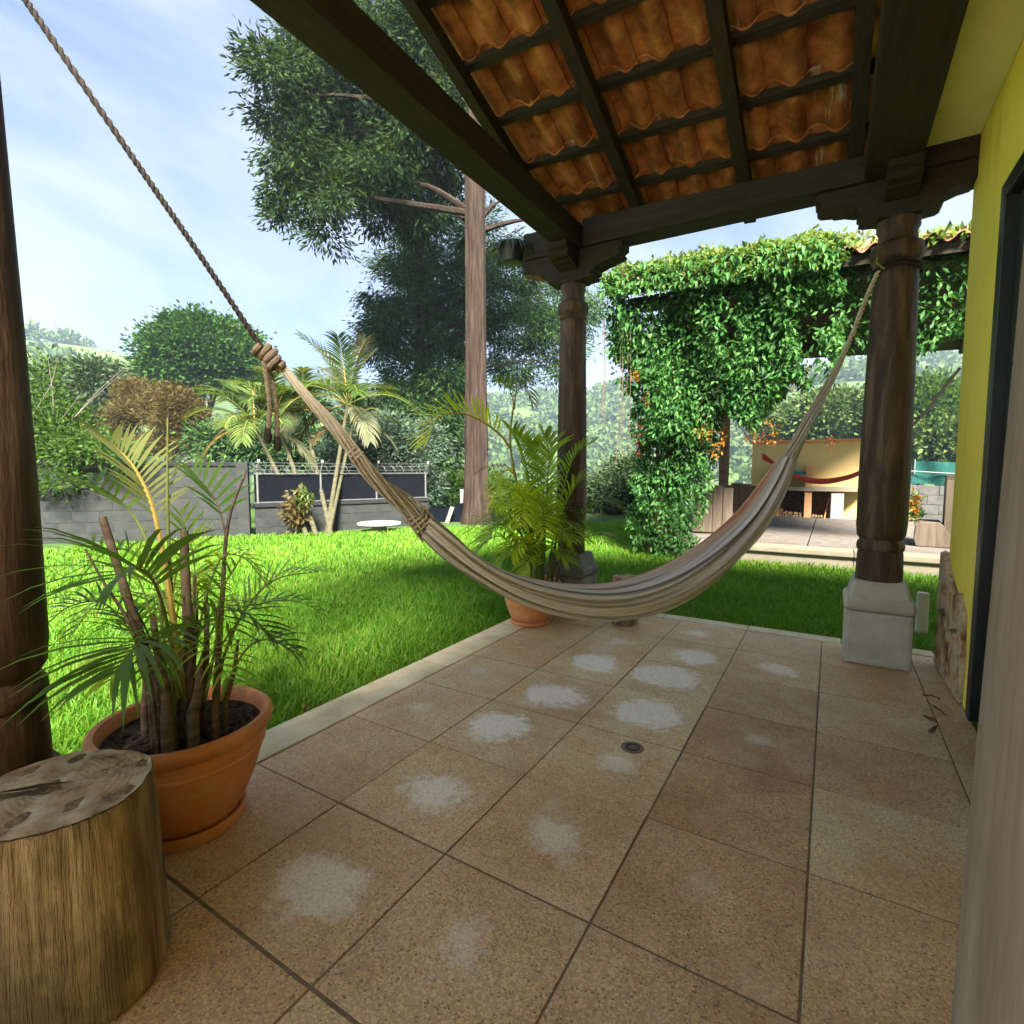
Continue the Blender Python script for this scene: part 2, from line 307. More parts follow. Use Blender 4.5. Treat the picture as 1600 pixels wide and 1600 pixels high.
M = dict(
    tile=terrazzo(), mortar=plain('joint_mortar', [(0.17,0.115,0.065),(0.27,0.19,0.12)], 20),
    bounce=plain('pale_bounce_concrete', [(0.66,0.61,0.52),(0.78,0.73,0.64)], 2),  # for the added slab behind the camera, pale to reflect sun
    kerb=plain('kerb_concrete', [(0.44,0.35,0.20),(0.60,0.50,0.32),(0.68,0.59,0.41)], 6),
    dark=woodmat('dark_beam_along_y', [(0.0204,0.0156,0.0088),(0.0367,0.0286,0.0163),(0.0585,0.0462,0.0272)], (9,0.6,9), 4),
    darkx=woodmat('dark_beam_along_x', [(0.0186,0.0143,0.0081),(0.0322,0.0248,0.0149),(0.0515,0.0403,0.0236)], (0.6,9,9), 4),
    column=woodmat('column_wood', [(0.022,0.012,0.008),(0.085,0.045,0.026),(0.24,0.15,0.095)], (6,6,0.9), 2.2, 0.6, 0.3, 0.9),
    greycol=woodmat('grey_column_wood', [(0.15,0.10,0.07),(0.30,0.225,0.17),(0.44,0.355,0.285)], (5,5,0.55), 2.2, 0.9, 0.12, 0.45),
    bracket=woodmat('bracket_wood', [(0.0180,0.0137,0.0079),(0.0324,0.0245,0.0144),(0.0540,0.0414,0.0245)], (2,2,6), 5),
    lit_end=plain('lit_bracket_end', [(0.20,0.075,0.035),(0.34,0.15,0.075),(0.42,0.21,0.12)], 14),  # orange light on the bracket end, put into the wood colour
    limbwood=plain('conifer_limb_bark', [(0.012,0.009,0.007),(0.03,0.022,0.017),(0.05,0.038,0.03)], 12, 0.95, 0.6, 0.02, 0.02),
    knot=plain('wood_knot', [(0.10,0.06,0.03),(0.20,0.13,0.07)], 30),
    stone=plain('grey_cast_stone', [(0.40,0.35,0.275),(0.53,0.475,0.39),(0.62,0.565,0.48)], 7, 0.9, 0.4),
    darkstone=plain('mossy_cast_stone', [(0.10,0.09,0.075),(0.17,0.155,0.13),(0.24,0.22,0.19)], 7, 0.9, 0.4),
    rtile=claytile('clay_tile_underside', [(0.2464,0.0840,0.0269),(0.4928,0.1848,0.0538),(0.6496,0.3024,0.1064)], (0.60,0.52,0.38)),
    gtile=claytile('clay_tile', [(0.34,0.15,0.09),(0.46,0.23,0.15),(0.56,0.32,0.22)], (0.45,0.38,0.28)),
    mortarw=plain('white_mortar', [(0.55,0.52,0.46),(0.7,0.67,0.6)], 20),
    yellow=yellow(), soffit=plain('soffit_paint', [(0.72,0.72,0.28),(0.80,0.80,0.35)], 3, 0.9, 0.1),
    cream=plain('cream_plaster', [(0.5610,0.3927,0.1590),(0.6171,0.4488,0.2057)], 2, 0.9, 0.15),
    orange=plain('orange_coping', [(0.55,0.22,0.09),(0.66,0.30,0.13)], 8),
    flag=plain('flagstone', [(0.05,0.03,0.02),(0.36,0.20,0.085),(0.62,0.48,0.32),(0.50,0.24,0.085),(0.10,0.06,0.04)], 7, 0.9, 0.8, 0.015),
    blackmetal=plain('black_painted_metal', [(0.012,0.013,0.014),(0.022,0.023,0.024)], 10, 0.4, 0.1, 0.002, 0.5),
    greywall=plain('pale_grey_wall', [(0.0810,0.0810,0.0792),(0.1260,0.1260,0.1224),(0.1620,0.1620,0.1575)], 5),
    block=blocks(), bmortar=plain('block_mortar', [(0.028,0.029,0.027),(0.042,0.043,0.041)], 12),
    cap=plain('dark_wall_cap', [(0.0150,0.0150,0.0175),(0.0300,0.0300,0.0325)], 8, 0.95, 0.3, 0.004, 0.02),
    steel=plain('galvanised_steel', [(0.0680,0.0720,0.0720),(0.1040,0.1080,0.1080)], 12, 0.5, 0.1, 0.002, 0.5),
    shade=plain('navy_shade_cloth', [(0.0018,0.0024,0.0042),(0.0042,0.0054,0.0090)], 5, 0.95, 0.3, 0.004, 0.02),
    greennet=plain('green_shade_net', [(0.0060,0.0600,0.0540),(0.0180,0.1020,0.0900)], 16, 0.9),
    white=plain('white_paint', [(0.2400,0.2400,0.2340),(0.3000,0.3000,0.2940)], 6, 0.8, 0.2),
    paver=plain('grey_paver', [(0.0806,0.0670,0.0570),(0.1178,0.1004,0.0868),(0.1550,0.1364,0.1178)], 8),
    terr=plain('terrace_concrete', [(0.1872,0.1584,0.1152),(0.2448,0.2160,0.1584)], 5),
    brick=plain('orange_brick', [(0.42,0.20,0.09),(0.55,0.30,0.15)], 12),
    firewood=plain('firewood', [(0.10,0.06,0.035),(0.26,0.17,0.10),(0.36,0.26,0.16)], 14),
    chair=woodmat('weathered_slab_wood', [(0.0605,0.0465,0.0326),(0.1116,0.0860,0.0605),(0.1628,0.1302,0.0953)], (6,6,0.6), 3),
    chairb=woodmat('brown_slab_wood', [(0.045,0.03,0.02),(0.10,0.068,0.045),(0.16,0.115,0.08)], (8,8,0.6), 4),
    teal=plain('teal_plastic', [(0.02,0.13,0.14),(0.04,0.20,0.21)], 8, 0.5),
    log=stumpmat(), logtop=stumptop(), terracotta=terracotta(),
    bark2=plain('dark_bark', [(0.055,0.034,0.022),(0.12,0.078,0.05),(0.2,0.135,0.09)], 18),
    soil=plain('dark_soil', [(0.04,0.024,0.014),(0.08,0.05,0.03),(0.13,0.085,0.055)], 40, 0.95, 1.0, 0.02),
    rope=plain('old_rope', [(0.12,0.085,0.055),(0.22,0.165,0.115),(0.30,0.235,0.17)], 90, 0.95, 0.8, 0.003),
    darkrope=plain('dark_rope', [(0.0214,0.0166,0.0139),(0.0428,0.0340,0.0290)], 90, 0.95, 0.8, 0.003),
    cord=plain('cotton_cord', [(0.38,0.31,0.235),(0.54,0.455,0.36),(0.66,0.575,0.47)], 60, 0.95, 0.6, 0.002),
    yrope=plain('yellow_green_twine', [(0.20,0.20,0.05),(0.34,0.33,0.10)], 60),
    trunk=plain('conifer_bark', [(0.0149,0.0099,0.0074),(0.0422,0.0288,0.0218),(0.0744,0.0546,0.0446)], 5, 0.95, 1.0, 0.05, 0.1, (4,4,0.35)),
    twig=plain('pale_twig', [(0.0840,0.0735,0.0595),(0.1400,0.1295,0.1120)], 20),
    palmstem=plain('palm_stem', [(0.0378,0.0357,0.0168),(0.0630,0.0588,0.0315),(0.0966,0.0882,0.0546)], 6, 0.8, 0.3, 0.01, 0.2, (1,1,6)),
    darkstem=plain('dead_palm_stem', [(0.05,0.033,0.022),(0.12,0.082,0.057),(0.21,0.155,0.115)], 9, 0.85, 0.6, 0.006, 0.2, (1,1,5)),
    rachis=plain('yellow_rachis', [(0.3360,0.2240,0.0480),(0.4160,0.3040,0.0800)], 10),
    grachis=plain('green_rachis', [(0.10,0.13,0.03),(0.17,0.20,0.05)], 10),
    blackplastic=plain('black_plastic', [(0.012,0.014,0.016),(0.03,0.034,0.038)], 9, 0.45, 0.1, 0.002, 0.5),
    dryleaf=plain('dry_leaf', [(0.10,0.045,0.025),(0.20,0.09,0.05)], 30),
    redcloth=plain('dark_red_cloth', [(0.16,0.020,0.014),(0.25,0.04,0.025)], 12, 0.95),
    lawnsoil=plain('lawn_soil', [(0.022,0.05,0.008),(0.04,0.085,0.014),(0.055,0.10,0.02)], 3, 0.95),
    land=plain('valley_land', [(0.035,0.06,0.018),(0.06,0.10,0.026),(0.12,0.17,0.04)], 0.03, 0.95, 0.0, 0.01, 0.1, (1,1,1), 8, False),
    # leaves
    grass=leafmat('grass_blades', [(0.036,0.125,0.008),(0.06,0.185,0.011),(0.095,0.23,0.015),(0.13,0.25,0.02),(0.17,0.25,0.03)], 0.42, 0.5, 0.2, 1.5, 0.75, 0.9),
    conifer=leafmat('conifer_spray', [(0.0077,0.0169,0.0071),(0.0156,0.0312,0.0110),(0.0272,0.0488,0.0156),(0.0488,0.0747,0.0215)], 0.25, 0.8, 0.03),
    conifer2=leafmat('dark_conifer_spray', [(0.0144,0.0336,0.0144),(0.0264,0.0600,0.0216),(0.0456,0.0900,0.0288),(0.0960,0.1500,0.0360)], 0.2, 0.8, 0.03),
    round_=leafmat('round_tree_leaf', [(0.0111,0.0375,0.0053),(0.0243,0.0663,0.0088),(0.0441,0.0972,0.0133)], 0.3),
    greyleaf=leafmat('grey_green_leaf', [(0.0248,0.0455,0.0199),(0.0414,0.0704,0.0315),(0.0745,0.1118,0.0497)], 0.25),
    brownleaf=leafmat('golden_brown_leaf', [(0.0374,0.0259,0.0092),(0.0662,0.0461,0.0150),(0.0979,0.0749,0.0242),(0.0490,0.0605,0.0162)], 0.3),
    bushleaf=leafmat('bright_bush_leaf', [(0.0245,0.0539,0.0098),(0.0416,0.0881,0.0147),(0.0685,0.1224,0.0220)], 0.4),
    shrubleaf=leafmat('silvery_shrub_leaf', [(0.0285,0.0539,0.0349),(0.0507,0.0824,0.0539),(0.0887,0.1203,0.0824)], 0.25),
    farleaf=leafmat('valley_tree_leaf', [(0.0288,0.0540,0.0144),(0.0504,0.0864,0.0216),(0.0864,0.1296,0.0288)], 0.2),
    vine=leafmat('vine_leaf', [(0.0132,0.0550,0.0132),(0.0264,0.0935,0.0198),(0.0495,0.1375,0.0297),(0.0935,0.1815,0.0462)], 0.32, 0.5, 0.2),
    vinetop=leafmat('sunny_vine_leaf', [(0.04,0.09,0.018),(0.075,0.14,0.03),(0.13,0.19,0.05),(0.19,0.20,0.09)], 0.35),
    floweror=leafmat('orange_flower', [(0.1950,0.0600,0.0075),(0.2700,0.1275,0.0112)], 0.3),
    flowerdk=leafmat('dark_red_flower', [(0.0700,0.0126,0.0084),(0.1540,0.0350,0.0210)], 0.2),
    palmleaf=leafmat('palm_leaflet', [(0.09,0.18,0.022),(0.15,0.26,0.03),(0.24,0.35,0.045)], 0.38, 0.45, 0.25),
    fencegreen=leafmat('fence_palm_leaflet', [(0.0252,0.0540,0.0101),(0.0432,0.0792,0.0144),(0.0720,0.1116,0.0216)], 0.35, 0.5, 0.25),
    fencelight=leafmat('light_fence_palm_leaflet', [(0.0432,0.0792,0.0144),(0.0720,0.1116,0.0216),(0.1224,0.1440,0.0360)], 0.35, 0.5, 0.25),
    palmgold=leafmat('yellow_palm_leaflet', [(0.34,0.46,0.02),(0.50,0.58,0.03),(0.66,0.58,0.03)], 0.5, 0.45, 0.25),
    palmgreen=leafmat('fresh_palm_leaflet', [(0.17,0.28,0.022),(0.28,0.40,0.032),(0.38,0.48,0.045)], 0.42, 0.45, 0.25),
    palmpale=leafmat('pale_dry_leaflet', [(0.1020,0.1080,0.0600),(0.1500,0.1500,0.0900)], 0.3),
    palmtan=leafmat('tan_dry_leaflet', [(0.0715,0.0468,0.0154),(0.1100,0.0770,0.0275)], 0.35),
    potleaf=leafmat('dark_pot_leaflet', [(0.055,0.125,0.022),(0.09,0.18,0.032),(0.15,0.25,0.055)], 0.35, 0.5, 0.25),
    potpale=leafmat('pale_pot_leaflet', [(0.2080,0.2400,0.0800),(0.3200,0.3440,0.1440)], 0.38, 0.5, 0.25),
)
HB_, HG_ = (0.55,0.48,0.415), (0.65,0.595,0.54)
M['hammock'] = stripe_cloth('hammock_stripes', [(0.0,HB_),(0.09,HG_),(0.125,(0.09,0.07,0.055)),(0.145,HG_),(0.23,(0.42,0.35,0.27)),(0.26,(0.13,0.10,0.08)),(0.275,HG_),(0.335,(0.42,0.16,0.06)),
    (0.37,HB_),(0.45,HG_),(0.475,(0.10,0.08,0.065)),(0.50,HG_),(0.58,HB_),(0.60,(0.15,0.12,0.10)),(0.615,HG_),(0.68,(0.36,0.17,0.08)),(0.71,HB_),(0.77,(0.12,0.095,0.08)),(0.79,HG_),(0.87,HB_),(0.90,(0.2,0.165,0.135)),(0.92,HG_),(1.0,HB_)], 90)

# ------------------------------------------------------------------ ground
LAWN_Z = -0.10
def struct(o): o['kind'] = 'structure'; return o
m_ = MB(); m_.add([(-17,-14,LAWN_Z),(9,-14,LAWN_Z),(9,17.5,LAWN_Z),(-17,17.5,LAWN_Z)], [(0,1,2,3)])
struct(m_.build('lawn', M['lawnsoil']))
m_ = MB(); m_.box((-9.0,-13.8,LAWN_Z-.2), (8.8,-3.75,LAWN_Z+.012)); struct(m_.build('bounce_slab', M['bounce']))  # unseen slab, added to bounce sunlight into the porch
# valley and far hills: one sheet on rings round the plot
def vnoise(x, y, s, seed=0):
    x = x/s; y = y/s; xi = np.floor(x).astype(int); yi = np.floor(y).astype(int); fx = x-xi; fy = y-yi
    fx = fx*fx*(3-2*fx); fy = fy*fy*(3-2*fy)
    def h(i, j):
        n = (i*374761393 + j*668265263 + seed*1442695) & 0x7fffffff
        n = ((n ^ (n >> 13))*1274126177) & 0x7fffffff
        return ((n ^ (n >> 16)) & 0xffff)/65535.0
    return (h(xi,yi)*(1-fx)+h(xi+1,yi)*fx)*(1-fy) + (h(xi,yi+1)*(1-fx)+h(xi+1,yi+1)*fx)*fy
def smooth(a, b, x): t = np.clip((x-a)/(b-a), 0, 1); return t*t*(3-2*t)
def landz(x, y):
    r = np.hypot(x+4, y-3); az = np.degrees(np.arctan2(-x, y))   # 0 = along the porch, + to the left
    ridge = 45 + 13*np.exp(-((az-72)/14.0)**2) - 7*np.exp(-((az-45)/16.0)**2) + 10*np.exp(-((az+2)/9.0)**2)
    z = -0.35 - 11*smooth(16, 60, r) + (ridge+8)*smooth(75, 290, r)
    z += (vnoise(x, y, 60, 1)-0.5)*14*smooth(60, 160, r) + (vnoise(x, y, 24, 2)-0.5)*5*smooth(50, 120, r)
    z -= 30*smooth(310, 415, r)
    return z
rings = np.concatenate([np.linspace(0, 30, 8), np.linspace(36, 330, 60), np.linspace(338, 415, 8)])
na = 144; aa = np.linspace(0, 2*np.pi, na, endpoint=False)
RR, AA = np.meshgrid(rings, aa, indexing='ij'); X = -4+RR*np.sin(AA); Y = 3+RR*np.cos(AA); Z = landz(X, Y)
V = np.stack([X, Y, Z], -1).reshape(-1, 3); I, J = np.meshgrid(np.arange(len(rings)-1), np.arange(na), indexing='ij'); J2 = (J+1) % na
F = np.stack([I*na+J, I*na+J2, (I+1)*na+J2, (I+1)*na+J], -1).reshape(-1, 4)[:, ::-1]
struct(npmesh('hills', V, F, M['land'], smooth=True))

# ------------------------------------------------------------------ porch floor
XJ = [-1.902, -1.428, -0.956, -0.484, -0.012, 0.462, 0.60]
YJ = [0.70-0.485*k for k in range(9, 0, -1)] + [0.70+0.485*k for k in range(8)]
XR, YF = -2.115, 4.225
m_ = MB(); m_.box((XR+0.015, YJ[0], -0.30), (0.60, YF-0.015, -0.003))
floor_o = struct(m_.build('porch_floor', M['mortar']))
WHITE = {}; RUST = {}
for p, v in {(530,1375):.62,(670,1235):.72,(775,1145):.78,(855,1078):.98,(905,1035):.92,(990,995):.45,(870,1320):.55,(930,1215):.58,(1025,1115):.95,(1065,1068):1.0,(1095,1020):.85,
             (1190,1045):.62,(1120,990):.5,(640,1100):.36,(700,1060):.34,(740,1400):.4,(750,1010):.36,(1150,985):.45,(1130,1130):.34,(1400,1350):.38}.items():
    q = onz(*p); ix = sum(q.x > a for a in XJ)-1; iy = sum(q.y > a for a in YJ)-1
    WHITE[(ix, iy)] = max(v, WHITE.get((ix, iy), 0))
for p, v in {(1170,1080):.85,(1150,1180):.9,(1160,1320):.8,(1090,1340):.7,(1000,1480):.75,(720,1500):.45,(1210,1010):.5,(930,1560):.7,(560,1560):.4}.items():
    q = onz(*p); ix = sum(q.x > a for a in XJ)-1; iy = sum(q.y > a for a in YJ)-1
    RUST[(ix, iy)] = v
tile_me = {}
for iy in range(len(YJ)-1):
    for ix in range(len(XJ)-1):
        wx = XJ[ix+1]-XJ[ix]-0.0065; wy = YJ[iy+1]-YJ[iy]-(0.011 if abs(YJ[iy]-0.70) < 0.01 or abs(YJ[iy+1]-0.70) < 0.01 else 0.0065)
        key = (round(wx, 3), round(wy, 3))
        if key not in tile_me:
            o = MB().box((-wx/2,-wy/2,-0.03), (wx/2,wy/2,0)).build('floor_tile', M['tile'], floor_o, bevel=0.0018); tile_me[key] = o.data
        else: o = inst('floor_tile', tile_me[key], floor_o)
        o.location = ((XJ[ix]+XJ[ix+1])/2, (YJ[iy]+YJ[iy+1])/2, random.uniform(-0.0015, 0.0015))
        o.rotation_euler = (random.uniform(-.002,.002), random.uniform(-.002,.002), 0)
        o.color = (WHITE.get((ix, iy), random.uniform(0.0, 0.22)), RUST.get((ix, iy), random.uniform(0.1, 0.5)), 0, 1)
# edge strip of cast concrete, left and far
ys = [-3.7, -2.3, -1.1, 0.1, 1.18, 2.4, 3.3, YF]
for a, b in zip(ys[:-1], ys[1:]):
    MB().box((XR, a+0.002, -0.14), (XJ[0]-0.004, b-0.002, 0.004)).build('edge_slab', M['kerb'], floor_o, bevel=0.008)
xs = [XJ[0], -1.1, -0.484, 0.1, 0.60]
for a, b in zip(xs[:-1], xs[1:]):
    MB().box((a+0.002, YJ[-1]+0.004, -0.14), (b-0.002, YF, 0.003)).build('edge_slab', M['kerb'], floor_o, bevel=0.008)
dq = onz(988, 1168); dr = MB(); dr.lathe([(0.030, 0.0), (0.030, 0.006), (0.021, 0.006), (0.019, 0.002)], n=20)
drn = dr.build('floor_drain', M['blackmetal'], floor_o); drn.location = (dq.x, dq.y, 0.0)
MB().lathe([(0.048, 0.0), (0.046, 0.0022)], n=20).build('drain_collar', M['mortar'], floor_o).location = (dq.x, dq.y, 0.0)

# ------------------------------------------------------------------ turned wooden columns on stone pedestals
def bracket_poly(hl, h):
    """side outline of a carved bracket: flat top, stepped scroll ends"""
    half = [(hl, h), (hl, h*0.72), (hl-0.03, h*0.58), (hl-0.035, h*0.5), (hl-0.01, h*0.42), (hl-0.03, h*0.3), (hl-0.09, h*0.24), (hl-0.10, h*0.17), (hl-0.15, h*0.13), (hl-0.20, 0)]
    return [(-x, y) for x, y in half] + [(x, y) for x, y in reversed(half)]
def column(name_label, x, y, r=0.11, body='column', pedm='stone', top=2.84, hw=0.168, arms=True, drop=0.0, endm='bracket'):
    t = thing('wooden_column', name_label, 'column', (x, y, 0), 0, 'turned wooden columns of the porch')
    p = MB(); p.box((-hw,-hw,0), (hw,hw,0.325-drop)); p.build('pedestal', M[pedm], t, bevel=0.022)
    q = MB(); k = 24; prof = [(hw-0.012,0.322),(hw+0.002,0.332),(hw+0.010,0.35),(hw+0.011,0.372),(hw+0.004,0.394),(hw-0.014,0.406),(hw-0.018,0.43),(hw-0.036,0.50)]
    vs = []
    for rr, z in prof:
        c = rr*0.90
        for sx, sy in ((1,-1),(1,1),(-1,1),(-1,-1)):
            vs += [(sx*rr, sy*c, z-drop), (sx*c, sy*rr, z-drop)] if sx*sy > 0 else [(sx*c, sy*rr, z-drop), (sx*rr, sy*c, z-drop)]
    n = 8; fs = [(i*n+j, i*n+(j+1) % n, (i+1)*n+(j+1) % n, (i+1)*n+j) for i in range(len(prof)-1) for j in range(n)]
    fs += [tuple((len(prof)-1)*n+j for j in range(n)), tuple(range(n-1,-1,-1))]
    q.add(vs, fs); q.build('pedestal_cap', M[pedm], t, smooth=True)
    ph = random.uniform(0, 6); wob = lambda a, z: 1+0.012*math.sin(3*a+ph+z)+0.008*math.sin(7*a+ph*2)
    s = MB(); s.lathe([(q_, z_-drop) for q_, z_ in [(r*1.03,0.498),(r*1.03,0.56),(r*1.0,0.66),(r*0.98,0.675)]], n=28, wob=wob)
    s.build('shaft_foot', M[body], t, smooth=True)
    c = MB(); c.lathe([(q_, z_-drop) for q_, z_ in [(r*0.92,0.672),(r*1.03,0.685),(r*1.06,0.705),(r*1.03,0.728),(r*0.95,0.742),(r*0.93,0.75)]], n=28, wob=wob); c.build('collar', M[body], t, smooth=True)
    s = MB(); s.lathe([(r*0.93,0.748-drop),(r*1.06,0.775-drop),(r*1.11,0.84-drop),(r*1.11,1.1),(r*1.07,1.5),(r*1.0,1.95),(r*0.95,2.28),(r*0.93,2.32),(r*0.80,2.34)], n=28, wob=wob); s.build('shaft', M[body], t, smooth=True)
    s = MB(); s.lathe([(r*0.86,2.335),(r*1.0,2.35),(r*0.92,2.365),(r*1.08,2.385),(r*1.15,2.42),(r*1.08,2.46),(r*0.86,2.478),(r*0.80,2.53),(r*0.92,2.56),(r*0.9,2.60)], n=28, wob=wob); s.build('capital', M[body], t, smooth=True)
    Mx = Matrix(((1,0,0,0),(0,0,1,0),(0,1,0,0),(0,0,0,1)))           # poly x->X, poly y->Z, depth->Y
    b = MB(); b.prism([(px, py+2.595) for px, py in bracket_poly(0.205, 0.095)], -0.085, 0.085, Mx); b.build('lower_bracket', M['bracket'], t)
    if arms:
        b = MB(); b.prism([(px, py+2.69) for px, py in bracket_poly(0.42, top-2.69-0.003)], -0.08, 0.08, Mx); b.build('cross_bracket', M['bracket'], t)
        e = MB()
        hp = [(px, py+2.69) for px, py in bracket_poly(0.42, top-2.69-0.003)][:9]
        for i in range(8):
            (xa, za), (xb, zb) = hp[i], hp[i+1]
            e.add([(xa-0.004,-0.0805,za),(xb-0.004,-0.0805,zb),(xb-0.004,0.0805,zb),(xa-0.004,0.0805,za)], [(0,1,2,3)])
        e.build('bracket_end', M[endm], t)
    My = Matrix(((0,0,1,0),(1,0,0,0),(0,1,0,0),(0,0,0,1)))
    b = MB(); b.prism([(px, py+2.692) for px, py in bracket_poly(0.30, top-2.695-0.003)], -0.078, 0.078, My); b.build('long_bracket', M['bracket'], t)
    return t
COLX = -1.79
cl = column('dark wooden porch column at the frame edge behind the log stump and big palm pot', COLX, 0.40, 0.118, 'column', 'darkstone', drop=0.105)
k = MB(); k.lathe([(0.017,0),(0.015,0.006),(0.008,0.004)], n=14); kn = k.build('wood_knot', M['knot'], cl); kn.rotation_euler = (math.radians(90), 0, math.radians(75)); kn.location = (0.118, -0.045, 0.885)
column('slim wooden porch column rising behind the golden palm in the smaller pot', COLX, 3.87, 0.107, 'column', 'darkstone', endm='lit_end')
cr_ = column('thick wooden porch column on clean grey stone pedestal beside the yellow wall', 0.27, 3.87, 0.117, 'column', 'stone', 2.825)
np_ = thing('wooden_post', 'close grey weathered wooden post standing near the house wall beside the camera', 'post', (0.287, 0.715, 0.004))
b = MB(); b.lathe([(0.150,0.0),(0.147,0.4),(0.144,0.7),(0.136,1.2),(0.130,1.7),(0.124,2.5)], n=48, wob=lambda a, z: 1+0.008*math.sin(3*a+z)+0.0015*math.sin(13*a+2*z)); b.build('shaft', M['greycol'], np_, smooth=True)
b = MB(); b.prism([(px, py+2.50) for px, py in bracket_poly(0.36, 0.32)], -0.078, 0.078, Matrix(((0,0,1,0),(1,0,0,0),(0,1,0,0),(0,0,0,1)))); b.build('bracket', M['bracket'], np_)
t = MB(); t.tube([(0.112*math.cos(a), 0.112*math.sin(a), 2.42+0.02*math.sin(a*2)) for a in [i*2*math.pi/24 for i in range(25)]], 0.006, 6)
t.tube([(-0.09,-0.07,2.42),(-0.10,-0.09,2.36),(-0.06,-0.11,2.31)], 0.005, 5); t.build('twine', M['yrope'], cr_)

# ------------------------------------------------------------------ porch roof
roof = thing('porch_roof', 'dark timber porch roof with orange clay tiles seen from below', 'roof', (0, 0, 2.84))
RO = (0, 0, 2.84); S = 0.31
def rz_(x, y): return 3.075 - S*(y-3.8) - 0.05*(x+1.3)             # underside of the rafters
MB().box((-1.855,-2.2,2.84), (-1.68,4.10,3.0)).build('beam', M['dark'], roof, bevel=0.008, off=RO)
MB().box((0.09,-2.2,2.70+0.125), (0.35,3.765,3.0)).build('beam', M['dark'], roof, bevel=0.008, off=RO)
b = MB(); b.add([(-1.677,3.77,2.845),(0.595,3.77,2.825),(0.595,3.97,2.825),(-1.677,3.97,2.845),(-1.677,3.77,3.045),(0.595,3.77,2.955),(0.595,3.97,2.955),(-1.677,3.97,3.045)],
               [(3,2,1,0),(4,5,6,7),(0,1,5,4),(1,2,6,5),(2,3,7,6),(3,0,4,7)])
b.build('beam', M['darkx'], roof, bevel=0.008, off=RO)
MB().box((-2.20,3.79,2.845), (-1.858,3.95,3.05)).build('beam_end', M['darkx'], roof, bevel=0.008, off=RO)
Y0, Y1 = -0.62, 4.20
def slab(x0, x1, y0, y1, dz0, dz1):
    b = MB(); v = []
    for dz in (dz0, dz1):
        v += [(x0,y0,rz_(x0,y0)+dz),(x1,y0,rz_(x1,y0)+dz),(x1,y1,rz_(x1,y1)+dz),(x0,y1,rz_(x0,y1)+dz)]
    b.add(v, [(3,2,1,0),(4,5,6,7),(0,1,5,4),(1,2,6,5),(2,3,7,6),(3,0,4,7)]); return b
for x, wd in ((-1.99,0.075),(-1.30,0.08),(-0.57,0.08),(0.045,0.075),(0.50,0.07)):
    slab(x-wd/2, x+wd/2, Y0, Y1, 0.0, 0.10).build('rafter', M['dark'], roof, bevel=0.006, off=RO)
BY = [3.79-0.36*k for k in range(13)]
for y in BY:
    slab(-2.03+random.uniform(-.02,.02), 0.58, y-0.022, y+0.022, 0.102, 0.14).build('batten', M['darkx'], roof, off=RO)
slab(-2.03, 0.58, 4.13, 4.165, 0.102, 0.15).build('batten', M['darkx'], roof, off=RO)
# S-shaped clay tiles
def tile_mesh(name, mat, W=0.230, Ln=0.47, th=0.012, A=0.040, seg=12):
    b = MB(); prof = []
    for i in range(seg+1):
        u = i/seg; x = (u-0.5)*W
        z = -A*math.sin(u*2*math.pi)*(1.0 if u < .5 else 0.85)
        prof.append((x, z))
    vs = []
    for y in (0.0, Ln):
        vs += [(x, y, z) for x, z in prof] + [(x, y, z+th) for x, z in prof]
    n = seg+1; fs = []
    for i in range(seg):
        fs += [(i, 2*n+i, 2*n+i+1, i+1), (n+i, n+i+1, 3*n+i+1, 3*n+i), (i, i+1, n+i+1, n+i), (2*n+i, 3*n+i, 3*n+i+1, 2*n+i+1)]
    fs += [(0, n, 3*n, 2*n), (n-1, 3*n-1, 4*n-1, 2*n-1)]
    b.add(vs, [f[::-1] for f in fs]); return b
tm = None; kx = 0
ang = math.atan(S)
for j, y in enumerate(BY + [4.145]):
    for i in range(13):
        x = -1.985 + 0.208*i
        if tm is None:
            o = tile_mesh('roof_tile', None).build('roof_tile', M['rtile'], roof, smooth=True); tm = o.data
        else: o = inst('roof_tile', tm, roof)
        # local +Y of a tile runs up the slope (towards -Y of the porch)
        o.location = Vector((x+random.uniform(-.006,.006), y+0.075, rz_(x, y+0.075)+0.178+random.uniform(-.004,.004))) - Vector(RO)
        o.rotation_euler = (ang-0.045, random.uniform(-.03,.03)-0.05, math.pi+random.uniform(-.02,.02))
for y in (1.45, 2.17, 2.9, 3.4):
    o = MB().box((-0.05,-0.035,-0.02), (0.03,0.035,0.02), jit=0.01).build('mortar_dab', M['mortarw'], roof, bevel=0.008); o.location = Vector((-2.06, y, rz_(-2.06, y)+0.14)) - Vector(RO)

# ------------------------------------------------------------------ house: yellow wall, stone base, door, soffit
house = thing('house_wall', 'bright yellow plastered house wall with flagstone base and black door frame', 'wall', (0.60, 3.95, 0))
HO = (0.60, 3.95, 0)
DY0, DY1, DZ = 1.75, 3.17, 2.40
def wallpiece(name, poly, z0, z1, m, **k):
    b = MB(); b.prism(poly, z0, z1, Matrix.Identity(4)); return b.build(name, m, house, off=HO, **k)
corner = [(0.60+0.07*(1-math.sin(a)), 3.88+0.07*math.cos(a)) for a in [math.pi/2*(1-i/6) for i in range(7)]]
wallpiece('wall_face', [(0.85,3.95),(0.85,DY1),(0.60,DY1)] + corner, -0.2, 4.3, M['yellow'], smooth=True)
wallpiece('wall_face', [(0.60,DY0),(0.85,DY0),(0.85,DY1-0.001),(0.60,DY1-0.001)], DZ, 4.6, M['yellow'])
wallpiece('wall_face', [(0.60,-3.7),(0.85,-3.7),(0.85,DY0-0.001),(0.60,DY0-0.001)], -0.2, 4.7, M['yellow'])
wallpiece('wall_face', [(0.852,3.70),(5.5,3.70),(5.5,3.95),(0.852,3.95)], -0.2, 4.0, M['yellow'])
